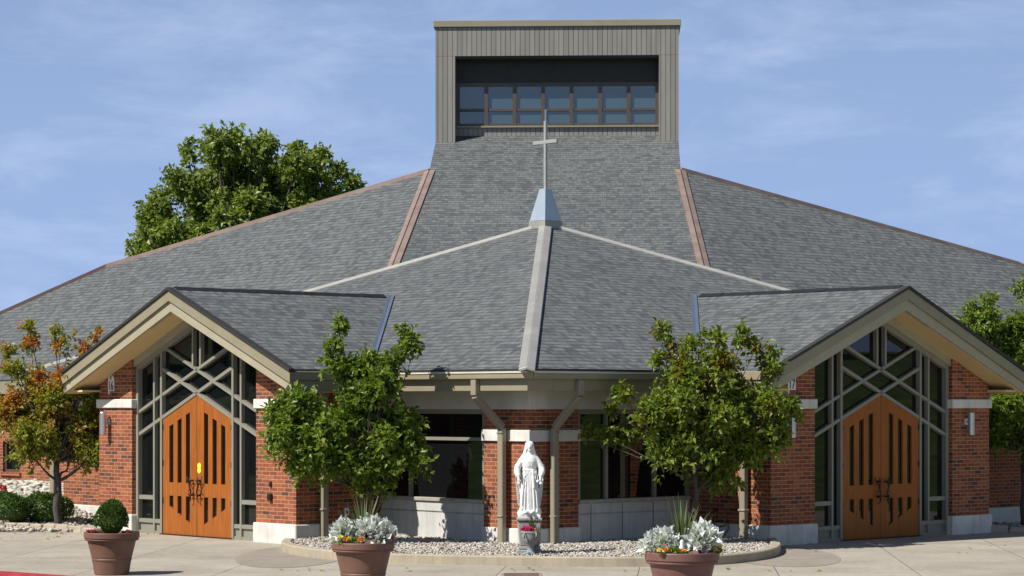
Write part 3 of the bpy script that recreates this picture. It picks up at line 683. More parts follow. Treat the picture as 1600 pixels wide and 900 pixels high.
number('R', 4.32, '17', 'white plate numbered 17 on the shaded brick pier')
def wallbox(name, side, a, b, z, w, h, d, mat, label, cat):
    o = fixture(name, side, a, b, z); tag(o, label, cat)
    m = MB(); m.box((-w/2, -d, -h/2), (w/2, 0, h/2)); m.build('casing', mat, o, bevel=.008)
    m = MB(); m.box((-w*.32, -d-.006, -h*.32), (w*.32, -d+.001, h*.1)); m.build('face', M['iron'], o); return o
wallbox('card_reader', 'L', -1.82, 4.50, 1.00, .05, .10, .03, M['black'], 'small black card reader on the brick pier, above the black box', 'card reader')
wallbox('intercom', 'L', -1.82, 4.50, .78, .09, .12, .06, M['black'], 'black intercom box on the brick pier, below the card reader', 'intercom')
# sign stuck on the door
T = S('L'); nt_ = fixture('notice', 'L', -1.82+.15-.047, 6.76, 1.22); tag(nt_, 'bright yellow paper notice stuck on the left hand doors', 'notice')
m = MB(); m.lathe([(.055, -.002), (.055, .002)], 24, (0, 0, 0)); pl = m.build('paper', M['yellow'], nt_); pl.rotation_euler = (R(90), 0, 0); pl.location = (0, -.003, .045)
m = MB(); m.lathe([(.055, -.002), (.055, .002)], 24, (0, 0, 0)); pl = m.build('paper', M['yellow'], nt_); pl.rotation_euler = (R(90), 0, 0); pl.location = (0, -.0045, -.035)
m = MB(); m.lathe([(.012, -.002), (.012, .002)], 12, (0, 0, 0)); pl = m.build('print', M['oldstone'], nt_); pl.rotation_euler = (R(90), 0, 0); pl.location = (0, -.007, 0)
# outlet on the left return wall (faces the right-front) and hose tap with hose on the right return wall
p = W3(-.75, 3.80, .52); o = empty('outlet', p, TH); tag(o, 'white covered electrical outlet low on the shaded brick return wall', 'outlet')
m = MB(); m.box((-.045, -.03, -.07), (.045, 0, .07)); m.build('cover', M['white'], o, bevel=.006); m = MB(); m.box((-.02, -.034, -.03), (.02, -.029, .02)); m.build('socket', M['black'], o)
p = W3(3.80, -.62, .55); o = empty('hose_tap', p, TH-R(90)); tag(o, 'dark garden tap with thin black hose on the sunlit return wall', 'tap')
m = MB(); m.tube([(0, 0, 0), (0, -.08, 0), (0, -.10, -.05)], .018, 8); m.tube([(-.04, -.06, .04), (.04, -.06, .04)], .01, 6); m.tube([(0, -.06, 0), (0, -.06, .04)], .008, 6); m.build('spout', M['black'], o)
m = MB(); m.tube([(0, -.10, -.05), (.02, -.12, -.2), (.12, -.1, -.27), (.25, -.09, -.24), (.31, -.08, -.12), (.34, -.1, -.3), (.30, -.16, -.42)], .010, 6); m.build('hose', M['black'], o, smooth=True)

# ------------------------------------------------------------------ gravel bed and kerb
outer = [(-3.78, 39.3), (-3.74, 38.4), (-3.55, 37.5), (-3.15, 36.6), (-2.65, 35.9), (-2.0, 35.35), (-1.2, 35.0), (0, 34.65), (1.3, 34.45), (2.3, 34.5), (3.1, 34.95), (3.7, 35.75), (4.08, 36.7), (4.28, 37.7), (4.36, 38.7), (4.40, 39.4)]
def smooth_path(pts, n=6):
    res = []
    for i in range(len(pts)-1):
        p0, p1, p2, p3 = (Vector((*pts[max(0, min(len(pts)-1, k))], 0)) for k in (i-1, i, i+1, i+2))
        for j in range(n):
            t = j/n; res.append(.5*((2*p1)+(-p0+p2)*t+(2*p0-5*p1+4*p2-p3)*t*t+(-p0+3*p1-3*p2+p3)*t**3))
    res.append(Vector((*pts[-1], 0))); return res
path = smooth_path(outer)
kb = MB(); ring = []
prof = [(0, 0), (0, .125), (.015, .14), (.145, .14), (.16, .125), (.16, 0)]
nn = []
for i, p in enumerate(path):
    t = (path[min(i+1, len(path)-1)]-path[max(i-1, 0)]).normalized(); n_ = Vector((-t.y, t.x, 0))
    nn.append(p+n_*.16); ring.append([p+n_*a+Vector((0, 0, z)) for a, z in prof])
V_ = [v for r in ring for v in r]; k = len(prof)
kb.add(V_, [(i*k+j, i*k+j+1, (i+1)*k+j+1, (i+1)*k+j) for i in range(len(path)-1) for j in range(k-1)])
tag(kb.build('kerb', M['kerb']), 'tan concrete kerb curving round the gravel bed', 'kerb', None, 'structure')
bedpoly = [(v.x, v.y) for v in nn]+[tuple(W3(3.9, -1.7, 0).xy), tuple(W3(3.8, .1, 0).xy), tuple(W3(.1, .1, 0).xy), tuple(W3(.1, 3.8, 0).xy), tuple(W3(-1.7, 3.9, 0).xy)]
sheet('gravel_base', bedpoly, .085, M['soil'], 'packed dirt under the gravel bed')
def inpoly(x, y, poly):
    c = False; j = len(poly)-1
    for i in range(len(poly)):
        if (poly[i][1] > y) != (poly[j][1] > y) and x < (poly[j][0]-poly[i][0])*(y-poly[i][1])/(poly[j][1]-poly[i][1])+poly[i][0]: c = not c
        j = i
    return c
bm = bmesh.new(); bmesh.ops.create_icosphere(bm, subdivisions=1, radius=1); bm.verts.index_update()
IV = np.array([v.co[:] for v in bm.verts]); IF = np.array([[v.index for v in f.verts] for f in bm.faces]); bm.free()
def stones(name, pts, size, mat, seed):
    rg = np.random.default_rng(seed); n = len(pts); pts = np.array(pts)
    sc_ = size*rg.uniform(.55, 1.35, (n, 1))*np.stack([rg.uniform(.8, 1.3, n), rg.uniform(.7, 1.0, n), rg.uniform(.45, .75, n)], 1)
    V = IV[None]*(1+rg.normal(0, .10, (n, 12, 1)))*sc_[:, None, :]
    az = rg.uniform(0, 6.28, n); tl = rg.normal(0, .35, n)
    x, y, z = V[..., 0], V[..., 1], V[..., 2]; ct, st = np.cos(tl)[:, None], np.sin(tl)[:, None]
    y, z = y*ct-z*st, y*st+z*ct; ca, sa = np.cos(az)[:, None], np.sin(az)[:, None]
    V = np.stack([x*ca-y*sa, x*sa+y*ca, z], -1)+pts[:, None, :]
    F = (IF[None]+(np.arange(n)*12)[:, None, None]).reshape(-1, 3)
    return soup(name, V.reshape(-1, 3), F, mat, None, True)
rg = random.Random(3); pts = []
while len(pts) < 21000:
    x, y = rg.uniform(-3.8, 4.5), rg.uniform(34.4, 40.9)
    if inpoly(x, y, bedpoly): pts.append((x, y, .085+rg.uniform(0, .03)+.012*math.sin(x*3+1)*math.sin(y*2.3)))
tag(stones('gravel', pts, .021, M['gravel'], 1), 'loose pale river gravel filling the bed before the corner', 'gravel', None, 'stuff')

# side beds: white stones rising to the wall on the left, edging stones, soil
def lb(x, y): return min(.55, max(.03, (y-45.5)*.075+.05))
bx = list(np.linspace(-16, -8.2, 14)); by = list(np.linspace(44.2, 56, 14))
m = MB(); n_ = len(bx); m.add([(x, y, lb(x, y)) for y in by for x in bx], [(j*n_+i, j*n_+i+1, (j+1)*n_+i+1, (j+1)*n_+i) for j in range(len(by)-1) for i in range(n_-1)])
tag(m.build('bed_soil', M['soil'], smooth=True), 'dark soil bank of the left side bed', 'soil', None, 'structure')
pts = []
while len(pts) < 4200:
    y = rg.uniform(47.5, 55.5); x = rg.uniform(-13.5, -8.4)
    pts.append((x, y, lb(x, y)+rg.uniform(0, .05)))
tag(stones('white_stones', pts, .075, M['whitegravel'], 2), 'white landscaping stones banked against the left brick wall', 'stones', None, 'stuff')
pts = []
while len(pts) < 2000:
    x, y = rg.uniform(-9.8, -6.9), rg.uniform(43.6, 48.2); pts.append((x, y, (lb(x, y) if x < -8.2 and y > 44.2 else .02)+rg.uniform(0, .03)))
tag(stones('bed_pebbles', pts, .045, M['gravel'], 5), 'grey pebbles round the foot of the autumn tree', 'pebbles', None, 'stuff')
m = MB(); m.add([(8.6, 44.4, .02), (13, 43.6, .02), (13, 50, .02), (8.6, 50, .02)], [(0, 1, 2, 3)]); tag(m.build('bed_soil', M['soil']), 'dark soil of the right side bed', 'soil', None, 'structure')
pts = [(rg.uniform(8.9, 11.2), rg.uniform(44.3, 46.2), .02+rg.uniform(0, .03)) for _ in range(500)]
tag(stones('bed_pebbles', pts, .045, M['gravel'], 6), 'dark shaded pebbles in the right side bed', 'pebbles', None, 'stuff')
def edging(p0, p1, n, seed, where):
    r = random.Random(seed); a, b = Vector(p0), Vector(p1); d = (b-a)/n; ang = math.atan2(d.y, d.x)
    for i in range(n):
        L = d.length*r.uniform(.9, .98); h = r.uniform(.10, .14); wd = r.uniform(.16, .2)
        m = MB(); m.box((-L/2, -wd/2, -.02), (L/2, wd/2, h))
        m.v = [(x+r.uniform(-.012, .012), y+r.uniform(-.015, .015), z+r.uniform(-.012, .012)) for x, y, z in m.v]
        o = m.build('edging_stone', M['edging'], None, bevel=.02); c = a+d*(i+.5); o.location = c; o.rotation_euler = (0, 0, ang+r.uniform(-.04, .04))
        tag(o, f'rough tan edging stone in the row bounding the {where}', 'edging stone', f'edging stones of the {where}')
edging((-10.8, 46.2, 0), (-7.55, 43.2, 0), 11, 1, 'left side bed')
edging((8.75, 43.6, 0), (10.6, 43.2, 0), 5, 2, 'right side bed')

# ------------------------------------------------------------------ foliage
def leaves(P, D, N, L, Wd, fold=.25, seed=0):
    """leaf blades: base P, direction D, up normal N, length L, width Wd -> verts, faces (4 triangles, pointed oval)"""
    n = len(P); D = D/np.linalg.norm(D, axis=1, keepdims=True); Sd = np.cross(D, N); Sd /= np.linalg.norm(Sd, axis=1, keepdims=True)+1e-9; Nn = np.cross(Sd, D)
    L = L[:, None]; Wd = Wd[:, None]
    v0 = P; v1 = P+D*L*.45-Sd*Wd*.5+Nn*Wd*fold; v2 = P+D*L-Nn*L*.12; v3 = P+D*L*.45+Sd*Wd*.5+Nn*Wd*fold
    V = np.stack([v0, v1, v2, v3], 1).reshape(-1, 3); b = (np.arange(n)*4)[:, None]
    F = np.concatenate([b+np.array([0, 1, 2]), b+np.array([0, 2, 3])], 0); return V, F
def unit(a): return a/(np.linalg.norm(a, axis=1, keepdims=True)+1e-9)
def make_tree(name, label, group, loc, lobes, n_shoots, leaf, mat, bark, trunk_r, fork, seed, cat='tree', per=9, shoot=.55, lean=0, up=.45):
    """lobes: (x, y, z, r); leafy shoots fan out from every lobe, limbs run from the fork to each lobe"""
    rg = np.random.default_rng(seed); o = empty(name, loc); tag(o, label, cat, group)
    lob = np.array(lobes, float); vol = lob[:, 3]**2; pr = vol/vol.sum()
    tb_ = MB(); k = 7
    tp = [(lean*i/k+.02*math.sin(i*1.7+seed), .02*math.cos(i*1.3+seed), fork*i/k-.06) for i in range(k+1)]
    tb_.tube(tp, [trunk_r*(1.35 if i == 0 else 1-.30*i/k) for i in range(k+1)], 10)
    for x, y, z, r in lobes:
        s0 = np.array(tp[-1 if z > fork+.1 else max(2, int(k*.75))]); e0 = np.array((x, y, z)); mid = (s0+e0)/2+np.array([rg.normal(0, .06), rg.normal(0, .06), -.12*np.linalg.norm(e0-s0)*(.5 if z > fork else -.2)])
        r0 = trunk_r*(.5 if len(lobes) < 90 else .26)*min(1.2, .5+r)
        tb_.tube([s0, (s0+mid)/2+rg.normal(0, .02, 3), mid, (mid+e0)/2+rg.normal(0, .02, 3), e0], [r0, r0*.85, r0*.62, r0*.45, r0*.22], 6)
    idx = rg.choice(len(lob), n_shoots, p=pr); c = lob[idx, :3]; rr = lob[idx, 3:4]
    dirs = unit(rg.normal(0, 1, (n_shoots, 3))+np.array([0, 0, up])); 
    start = c+dirs*rr*rg.uniform(.0, .62, (n_shoots, 1))
    ln = rr*rg.uniform(.30, .58, (n_shoots, 1))*(shoot/.55)*np.where(rg.random((n_shoots, 1)) < .2, 1.55, .95)
    sd = unit(dirs+rg.normal(0, .45, (n_shoots, 3))+np.array([0, 0, .35]))
    for i in range(0, n_shoots, 5):    # some twigs are modelled
        tb_.tube([c[i]+(start[i]-c[i])*.1, start[i], start[i]+sd[i]*ln[i]], [trunk_r*.10, trunk_r*.08, trunk_r*.03], 4)
    tb_.build('trunk', M[bark], o, smooth=True)
    t = rg.uniform(0, 1, (n_shoots, per, 1)); base = start[:, None, :]+sd[:, None, :]*ln[:, None, :]*t+rg.normal(0, leaf*.28, (n_shoots, per, 3))
    outd = unit((sd[:, None, :]*.75+rg.normal(0, .75, (n_shoots, per, 3))+np.array([0, 0, -.25])).reshape(-1, 3))
    nrm = unit((dirs[:, None, :]*.4+rg.normal(0, .55, (n_shoots, per, 3))+np.array([0, 0, .8])).reshape(-1, 3))
    L = leaf*rg.uniform(.45, 1.35, n_shoots*per); V, F = leaves(base.reshape(-1, 3), outd, nrm, L, L*rg.uniform(.5, .75, n_shoots*per))
    soup('crown', V, F, M[mat], o); return o
# spread of small lobes filling a hand-shaped silhouette
def fill(spec, n, seed, rmin, rmax):
    r = random.Random(seed); res = []
    for _ in range(n):
        x, y, z, a, b = r.choice(spec)
        while True:
            u = (r.uniform(-1, 1), r.uniform(-1, 1), r.uniform(-1, 1))
            if sum(q*q for q in u) < 1: break
        res.append((x+u[0]*a, y+u[1]*a*.75, z+u[2]*b, r.uniform(rmin, rmax)))
    return res
# tree left of the corner: wide dense base, two spires on top
TL1 = [(-.95, -.1, 2.0, .55, .45), (.0, -.2, 1.9, .7, .65), (.5, 0, 1.6, .45, .5), (-.1, 0, 2.6, .55, .4), (.25, -.1, 1.15, .65, .3), (-.55, -.1, 1.5, .7, .5), (-1.1, -.1, 1.9, .45, .35)]
make_tree('ornamental_tree', 'dense dark green tree with two leafy spires left of the statue', 'young trees in the gravel bed', (-2.42, 38.5, .08),
          fill(TL1, 46, 5, .28, .45)+[(-.1, 0, 2.8, .30), (.12, 0, 2.98, .24), (-.3, 0, 2.85, .26), (.3, 0, 2.75, .3), (-.50, 0, 2.9, .26), (-.46, 0, 3.2, .20), (-.42, 0, 3.45, .17), (-.38, 0, 3.62, .12), (.48, 0, 2.85, .27), (.62, 0, 3.1, .25), (.72, .05, 3.35, .20), (.62, 0, 3.5, .13), (.85, 0, 3.2, .17), (-1.45, 0, 2.15, .24), (.88, 0, 1.6, .22), (-1.25, -.1, 2.35, .22)],
          3000, .098, 'leafA', 'barkB', .055, 1.25, 11)
TR1 = [(-.8, -.1, 1.9, .6, .4), (.0, -.2, 2.0, .7, .65), (.85, -.05, 1.9, .6, .55), (.2, 0, 2.65, .7, .3), (-.2, -.1, 1.4, .6, .35), (.7, 0, 1.35, .4, .4)]
make_tree('ornamental_tree', 'broad green tree with orange tinged tips right of the statue', 'young trees in the gravel bed', (2.98, 38.4, .08),
          fill(TR1, 48, 8, .28, .45)+[(-.58, 0, 3.45, .2), (-.45, 0, 3.15, .26), (-.62, 0, 2.95, .2), (-.05, 0, 3.2, .22), (.35, 0, 3.3, .2), (.75, 0, 3.35, .22), (.95, 0, 3.15, .24), (1.25, 0, 3.1, .2), (1.2, 0, 2.8, .25), (1.55, 0, 2.2, .26), (1.35, 0, 1.75, .25), (-1.5, -.1, 1.75, .24), (-1.75, -.1, 1.8, .16), (-1.2, -.1, 2.45, .22), (-1.4, 0, 2.2, .16), (.15, 0, 3.35, .14)],
          3100, .098, 'leafB', 'barkB', .055, 1.3, 12)
make_tree('autumn_tree', 'orange and olive autumn tree left of the porch numbered 16', None, (-8.62, 44.9, .03),
          fill([(-.1, 0, 1.9, .8, .45), (-.35, 0, 2.7, .85, .5), (.25, 0, 2.5, .8, .55), (-.8, 0, 2.0, .5, .4), (.15, 0, 1.4, .75, .25), (.6, 0, 1.7, .4, .4)], 44, 15, .22, .38)+[(-.55, 0, 3.75, .14), (-.05, 0, 3.7, .15), (.25, 0, 3.55, .14), (.72, -.2, 3.55, .12), (.85, -.2, 3.65, .1), (.5, 0, 3.35, .18), (-.95, 0, 3.3, .16), (-.5, 0, 3.45, .2), (.05, 0, 3.4, .2)],
          3000, .085, 'leafC', 'barkA', .075, 1.3, 13, shoot=.7)
make_tree('leafy_tree', 'green leafy tree standing behind the porch numbered 17', None, (9.75, 45.1, .02),
          fill([(-.45, .2, 3.6, .85, .6), (.5, .2, 3.3, .9, .8), (.2, 0, 2.3, .7, .6), (-.4, -.1, 2.0, .4, .45), (.6, 0, 1.6, .7, .5)], 56, 21, .30, .48)+[(-1.05, .2, 3.9, .22), (-.6, .2, 4.25, .22), (.0, .2, 4.5, .25), (.3, .2, 4.6, .2), (-1.2, .2, 3.6, .18)],
          3300, .10, 'leafA', 'barkB', .07, 1.5, 14)
# the big tree behind the roof: many upright leafy limbs
r7 = random.Random(17); lob = []
for i in range(165):
    a = r7.uniform(-1, 1); h = r7.random()
    x = a*3.75+.15; top = 12.35-(1.3 if a > 0 else 2.7)*abs(a)**2.6
    z = 4.5+(top-4.5)*h**.7
    lob.append((x*(1 if h < .8 else .94), r7.uniform(-2.2, 2.2)*math.sqrt(max(.05, 1-a*a)), z-.25, r7.uniform(.45, .75)))
for x, z, r in ((-3.9, 6.6, .5), (-3.75, 8.4, .5), (-3.0, 10.3, .5), (-1.9, 11.9, .4), (-1.85, 12.45, .25), (-.6, 12.0, .4), (-.55, 12.45, .22), (1.0, 12.1, .4), (1.15, 12.5, .25), (2.2, 12.1, .38), (3.1, 11.9, .42), (3.8, 11.3, .42), (4.25, 10.9, .4), (4.6, 10.6, .3), (4.75, 10.3, .3), (3.4, 8.9, .6), (3.0, 9.6, .55), (2.4, 9.0, .6), (3.9, 9.2, .45)): lob.append((x, 0, z-.1, r))
make_tree('shade_tree', 'large leafy green tree rising behind the left slope of the roof', None, (-10.4, 90, -.16), lob, 12500, .21, 'leafD', 'barkB', .30, 5.0, 31, per=9, shoot=.75)

far0 = bpy.data.objects['shade_tree']  # copies added out of view so the porch glass has trees to reflect
for i, (x, y, sc_) in enumerate(((-33, 40, .85), (-39, 47, 1.0), (-35, 55, .9), (-44, 37, 1.05), (-42, 60, 1.0), (-30, 47, .75), (44, 40, .7), (50, 49, .8), (43, 58, .62), (56, 56, .9))):
    t_ = far0.copy(); col.objects.link(t_); t_.location = (x, y, gz(x, y)-.1); t_.rotation_euler = (0, 0, i*1.1); t_.scale = (sc_*1.25, sc_*1.25, sc_)
    tag(t_, 'leafy stand-in tree added out of view on the grass bank for window reflections', 'tree', 'unseen trees added for window reflections')
    for ch in far0.children:
        c_ = ch.copy(); col.objects.link(c_); c_.parent = t_

def clump(name, mat, parent, c, rad, n, leaf, seed, wid=.6, surf=.55, upz=.3, flat=0):
    rg = np.random.default_rng(seed); d = unit(rg.normal(0, 1, (n, 3))); d[:, 2] = np.where(d[:, 2] < -.35, -d[:, 2], d[:, 2])
    lump = 1+.07*np.sin(d[:, :1]*4.1+seed)+.06*np.sin(d[:, 1:2]*5.3+seed*2)*np.cos(d[:, 2:]*4.7+seed)
    P = np.array(c)+d*np.array(rad)*lump*rg.uniform(surf, 1, (n, 1)); D = unit(d+rg.normal(0, .5, (n, 3))+np.array([0, 0, upz])); N_ = unit(rg.normal(0, .6, (n, 3))+d*.5+np.array([0, 0, .6]))
    L = leaf*rg.uniform(.6, 1.3, n); V, F = leaves(P, D, N_, L, L*wid); return soup(name, V, F, M[mat], parent)
# hedge shrubs at the left
for i, (x, y, rx, ry, rz, lab) in enumerate(((-9.75, 45.5, .62, .5, .62, 'rounded dark green hedge shrub beside the autumn tree trunk'), (-9.0, 45.8, .5, .45, .6, 'dark green hedge shrub behind the autumn tree trunk'), (-10.4, 46.5, .55, .5, .62, 'dark green hedge shrub at the left edge of the photo'))):
    o = empty('hedge_shrub', (x, y, .03)); tag(o, lab, 'shrub', 'clipped shrubs in the left side bed')
    m = MB(); m.ball((0, 0, rz*.42), (rx*.78, ry*.78, rz*.46), 14, 9); m.build('core', M['box'], o, smooth=True)
    clump('foliage', 'box', o, (0, 0, rz*.45), (rx, ry, rz*.56), 2600, .055, 40+i, .6, .78)
o = empty('red_flower', (-9.9, 46.0, .35)); tag(o, 'single red flower head showing above the left hedge', 'flower'); clump('petals', 'red', o, (0, 0, .32), (.09, .09, .07), 60, .07, 3); m = MB(); m.tube([(0, 0, -.3), (0, 0, .3)], .008, 5); m.build('stem', M['herb'], o)

# ------------------------------------------------------------------ planters and what grows in them
def planter(x, y, Rr, h, mat, label):
    o = empty('planter', (x, y, .003)); tag(o, label, 'planter', 'round clay coloured planters on the forecourt')
    s = h; m = MB()
    m.lathe([(Rr*.60, 0), (Rr*.62, .01), (Rr*.70, s*.33), (Rr*.72, s*.34), (Rr*.725, s*.37), (Rr*.71, s*.385), (Rr*.72, s*.40), (Rr*.735, s*.43), (Rr*.735, s*.44), (Rr*.87, s*.80), (Rr*.88, s*.80), (Rr*.95, s*.81), (Rr*.975, s*.83), (Rr*.965, s*.86), (Rr*1.0, s*.875), (Rr*1.0, s*.985), (Rr*.985, s), (Rr*.90, s), (Rr*.885, s*.97), (Rr*.86, s*.90)], 48)
    m.build('pot', M[mat], o, smooth=False)
    for pl in o.children[0].data.polygons: pl.use_smooth = True
    o.children[0].data.set_sharp_from_angle(angle=R(28))
    m = MB(); m.lathe([(Rr*.87, s*.90), (Rr*.5, s*.93), (.01, s*.94)], 32); m.build('soil', M['soil'], o, smooth=True)
    return o
def spike(name, x, y, z, n, L, seed, label, parent=None, group=None):
    r = random.Random(seed); m = MB()
    for i in range(n):
        a = r.uniform(0, 6.283); tl = abs(r.gauss(.35, .22)); l = L*r.uniform(.6, 1.1); wd = .0145*r.uniform(.8, 1.3)
        d = Vector((math.sin(tl)*math.cos(a), math.sin(tl)*math.sin(a), math.cos(tl))); sd = Vector((-math.sin(a), math.cos(a), 0)); pts = []
        for j in range(6):
            t = j/5; p = d*l*t+Vector((d.x, d.y, -.4))*l*.12*t*t; wv = wd*(1-t**1.6)*(.6+1.2*t if t < .4 else 1.08)+.001
            pts += [p-sd*wv+Vector((0,0,wv*.5)), p, p+sd*wv+Vector((0,0,wv*.5))]
        fs = []
        for j in range(5): fs += [(j*3, j*3+1, j*3+4, j*3+3), (j*3+1, j*3+2, j*3+5, j*3+4)]
        m.add(pts, fs)
    if parent: return m.build(name, M['blade'], parent, loc=(x, y, z))
    o = m.build(name, M['blade'], None, loc=(x, y, z)); return tag(o, label, 'plant', group)
def silver(x, y, z, rad, seed, label):
    o = clump('dusty_miller', 'silver', None, (0, 0, rad[2]*.4), rad, 520, .095, seed, .72, .45, .5); o.location = (x, y, z); tag(o, label, 'plant', 'silver leaved plants in the planters')
def flowers(x, y, z, rad, mats, seed, label, n=7, herb=160):
    o = empty('bedding_flowers', (x, y, z)); tag(o, label, 'flowers', 'bedding flowers in the planters')
    clump('leaves', 'herb', o, (0, 0, .0), (rad[0], rad[1], rad[2]), herb, .05, seed, .5, .3)
    r = random.Random(seed)
    for i in range(n):
        f = clump('bloom', mats[i % len(mats)], o, (0, 0, 0), (.02, .02, .012), 40, .030, seed+i, .7, .2); f.location = (r.uniform(-1, 1)*rad[0]*.9, -rad[1]*r.uniform(.2, 1), rad[2]*r.uniform(.5, 1.1))
# left planter
P1 = (-5.57, 32.95); planter(*P1, .385, .585, 'terra', 'brown planter with a clipped boxwood ball near the red kerb')
o = empty('boxwood_ball', (P1[0], P1[1], .55)); tag(o, 'clipped egg shaped boxwood growing in the left planter', 'shrub')
m = MB(); m.ball((0, 0, .21), (.185, .185, .215), 16, 10); m.build('core', M['box'], o, smooth=True)
clump('foliage', 'box', o, (0, 0, .20), (.235, .235, .265), 3200, .035, 51, .6, .82)
m = MB(); m.tube([(0, 0, -.02), (0, 0, .2)], .02, 6); m.build('stem', M['barkB'], o)
flowers(P1[0]+.27, P1[1]-.13, .575, (.06, .06, .025), ['pink'], 61, 'few pink flowers at the right rim of the boxwood planter', 4, 30)
flowers(P1[0]-.27, P1[1]-.13, .575, (.06, .06, .025), ['pink'], 62, 'few pink flowers at the left rim of the boxwood planter', 3, 30)
# middle planter
P2 = (-1.88, 29.9); planter(*P2, .40, .63, 'terra', 'brown planter with silver plants and orange flowers, middle of the three')
spike('spike_plant', P2[0]+.0, P2[1]+.05, .60, 46, .66, 71, 'spiky green grass plant rising from the middle planter')
silver(P2[0]-.22, P2[1]-.02, .62, (.17, .17, .19), 72, 'silver leaved plant at the left of the middle planter')
silver(P2[0]+.13, P2[1]-.10, .62, (.24, .2, .21), 73, 'larger silver leaved plant right of centre in the middle planter')
flowers(P2[0]-.14, P2[1]-.28, .64, (.18, .06, .06), ['orange', 'yellowfl'], 74, 'orange and yellow flowers at the front of the middle planter', 5, 110)
flowers(P2[0]+.34, P2[1]-.10, .65, (.05, .06, .06), ['orange', 'pink'], 75, 'pink and orange flowers at the right rim of the middle planter', 4, 40)
# right planter
P3 = (1.94, 27.0); planter(*P3, .427, .69, 'terra2', 'rosy brown planter with silver plants, nearest to the camera')
spike('spike_plant', P3[0]+.0, P3[1]+.05, .66, 50, .68, 81, 'spiky green grass plant rising from the right planter')
silver(P3[0]-.24, P3[1]-.05, .68, (.20, .18, .17), 82, 'silver leaved plant at the left of the right planter')
silver(P3[0]+.22, P3[1]-.04, .69, (.21, .19, .21), 83, 'tall silver leaved plant at the right of the right planter')
flowers(P3[0]-.10, P3[1]-.32, .69, (.20, .06, .05), ['orange', 'yellowfl'], 84, 'orange and yellow flowers trailing over the front of the right planter', 3, 120)
flowers(P3[0]+.38, P3[1]-.10, .69, (.05, .06, .07), ['yellowfl'], 85, 'pale yellow flower at the right rim of the right planter', 2, 50)
o = MB(); o.lathe([(.035, 0), (.04, .02), (.028, .07), (.034, .10), (.02, .125), (.026, .15), (.018, .175), (.004, .185)], 16); tag(o.build('ornament', M['statue'], None, smooth=True, loc=(P3[0]-.02, P3[1]-.24, .66)), 'small white figurine standing among flowers in the right planter', 'ornament')

# a few fallen leaves blown against the kerbs
rgl = np.random.default_rng(77); n_ = 70
P_ = np.stack([np.concatenate([rgl.uniform(-9.2, -6.2, 30), rgl.uniform(-3.6, 4.6, 28), rgl.uniform(4.4, 8.5, 12)]), np.concatenate([rgl.uniform(41.2, 43.2, 30), rgl.uniform(33.4, 34.3, 28), rgl.uniform(37, 40, 12)]), np.full(n_, .012)], 1)
a_ = rgl.uniform(0, 6.28, n_); D_ = np.stack([np.cos(a_), np.sin(a_), rgl.uniform(-.05, .25, n_)], 1); L_ = rgl.uniform(.05, .10, n_)
V_, F_ = leaves(P_, D_, np.tile([[0, 0, 1.0]], (n_, 1)), L_, L_*.6)
tag(soup('fallen_leaves', V_, F_, M['leafC']), 'dry fallen leaves scattered over the concrete forecourt', 'leaves', None, 'stuff')

# ------------------------------------------------------------------ statue group
SX, SY = .265, 35.95
ped = empty('pedestal', (SX, SY, .10)); tag(ped, 'grey stone pedestal under the white statue', 'pedestal')
m = MB(); m.box((-.19, -.17, -.03), (.19, .17, .06)); m.box((-.165, -.15, .06), (.165, .15, .115)); m.build('plinth', M['oldstone'], ped, bevel=.012)
m = MB(); m.add([(-.15,-.12,.11),(.15,-.12,.11),(.15,.12,.11),(-.15,.12,.11),(-.185,-.13,.50),(.185,-.13,.50),(.185,.13,.50),(-.185,.13,.50)], [(3,2,1,0),(4,5,6,7),(0,1,5,4),(1,2,6,5),(2,3,7,6),(3,0,4,7)]); m.build('shaft', M['oldstone'], ped, bevel=.02)
m = MB(); m.box((-.195, -.15, .50), (.195, .15, .545)); m.build('cap', M['oldstone'], ped, bevel=.01)
bowl = empty('bowl_planter', (SX+.015, SY-.22, .10)); tag(bowl, 'weathered grey stone flower bowl at the foot of the statue', 'planter')
m = MB(); m.lathe([(.06, .0), (.075, .02), (.05, .06), (.055, .12), (.10, .17), (.135, .25), (.14, .32), (.15, .325), (.15, .355), (.13, .355), (.12, .33)], 28); m.build('bowl', M['oldstone'], bowl, smooth=True); bowl.children[0].data.set_sharp_from_angle(angle=R(40))
for dx in (-.09, .08):
    m = MB(); m.tube([(dx, -.125, .34), (dx*1.1, -.16, .30), (dx, -.14, .25)], .012, 6); m.build('drip_moulding', M['oldstone'], bowl, smooth=True)
flo = empty('pink_flowers', (SX+.0, SY-.22, .455)); tag(flo, 'bright pink flowers filling the stone bowl', 'flowers'); clump('petals', 'pink', flo, (-.02, 0, .0), (.11, .09, .045), 170, .045, 91, .8, .4); clump('leaves', 'herb', flo, (0, 0, -.01), (.12, .1, .03), 60, .05, 92)
tag(spike('spike_plant', SX+.03, SY-.20, .45, 14, .28, 93, 'thin grassy plant rising from the stone bowl'), None)
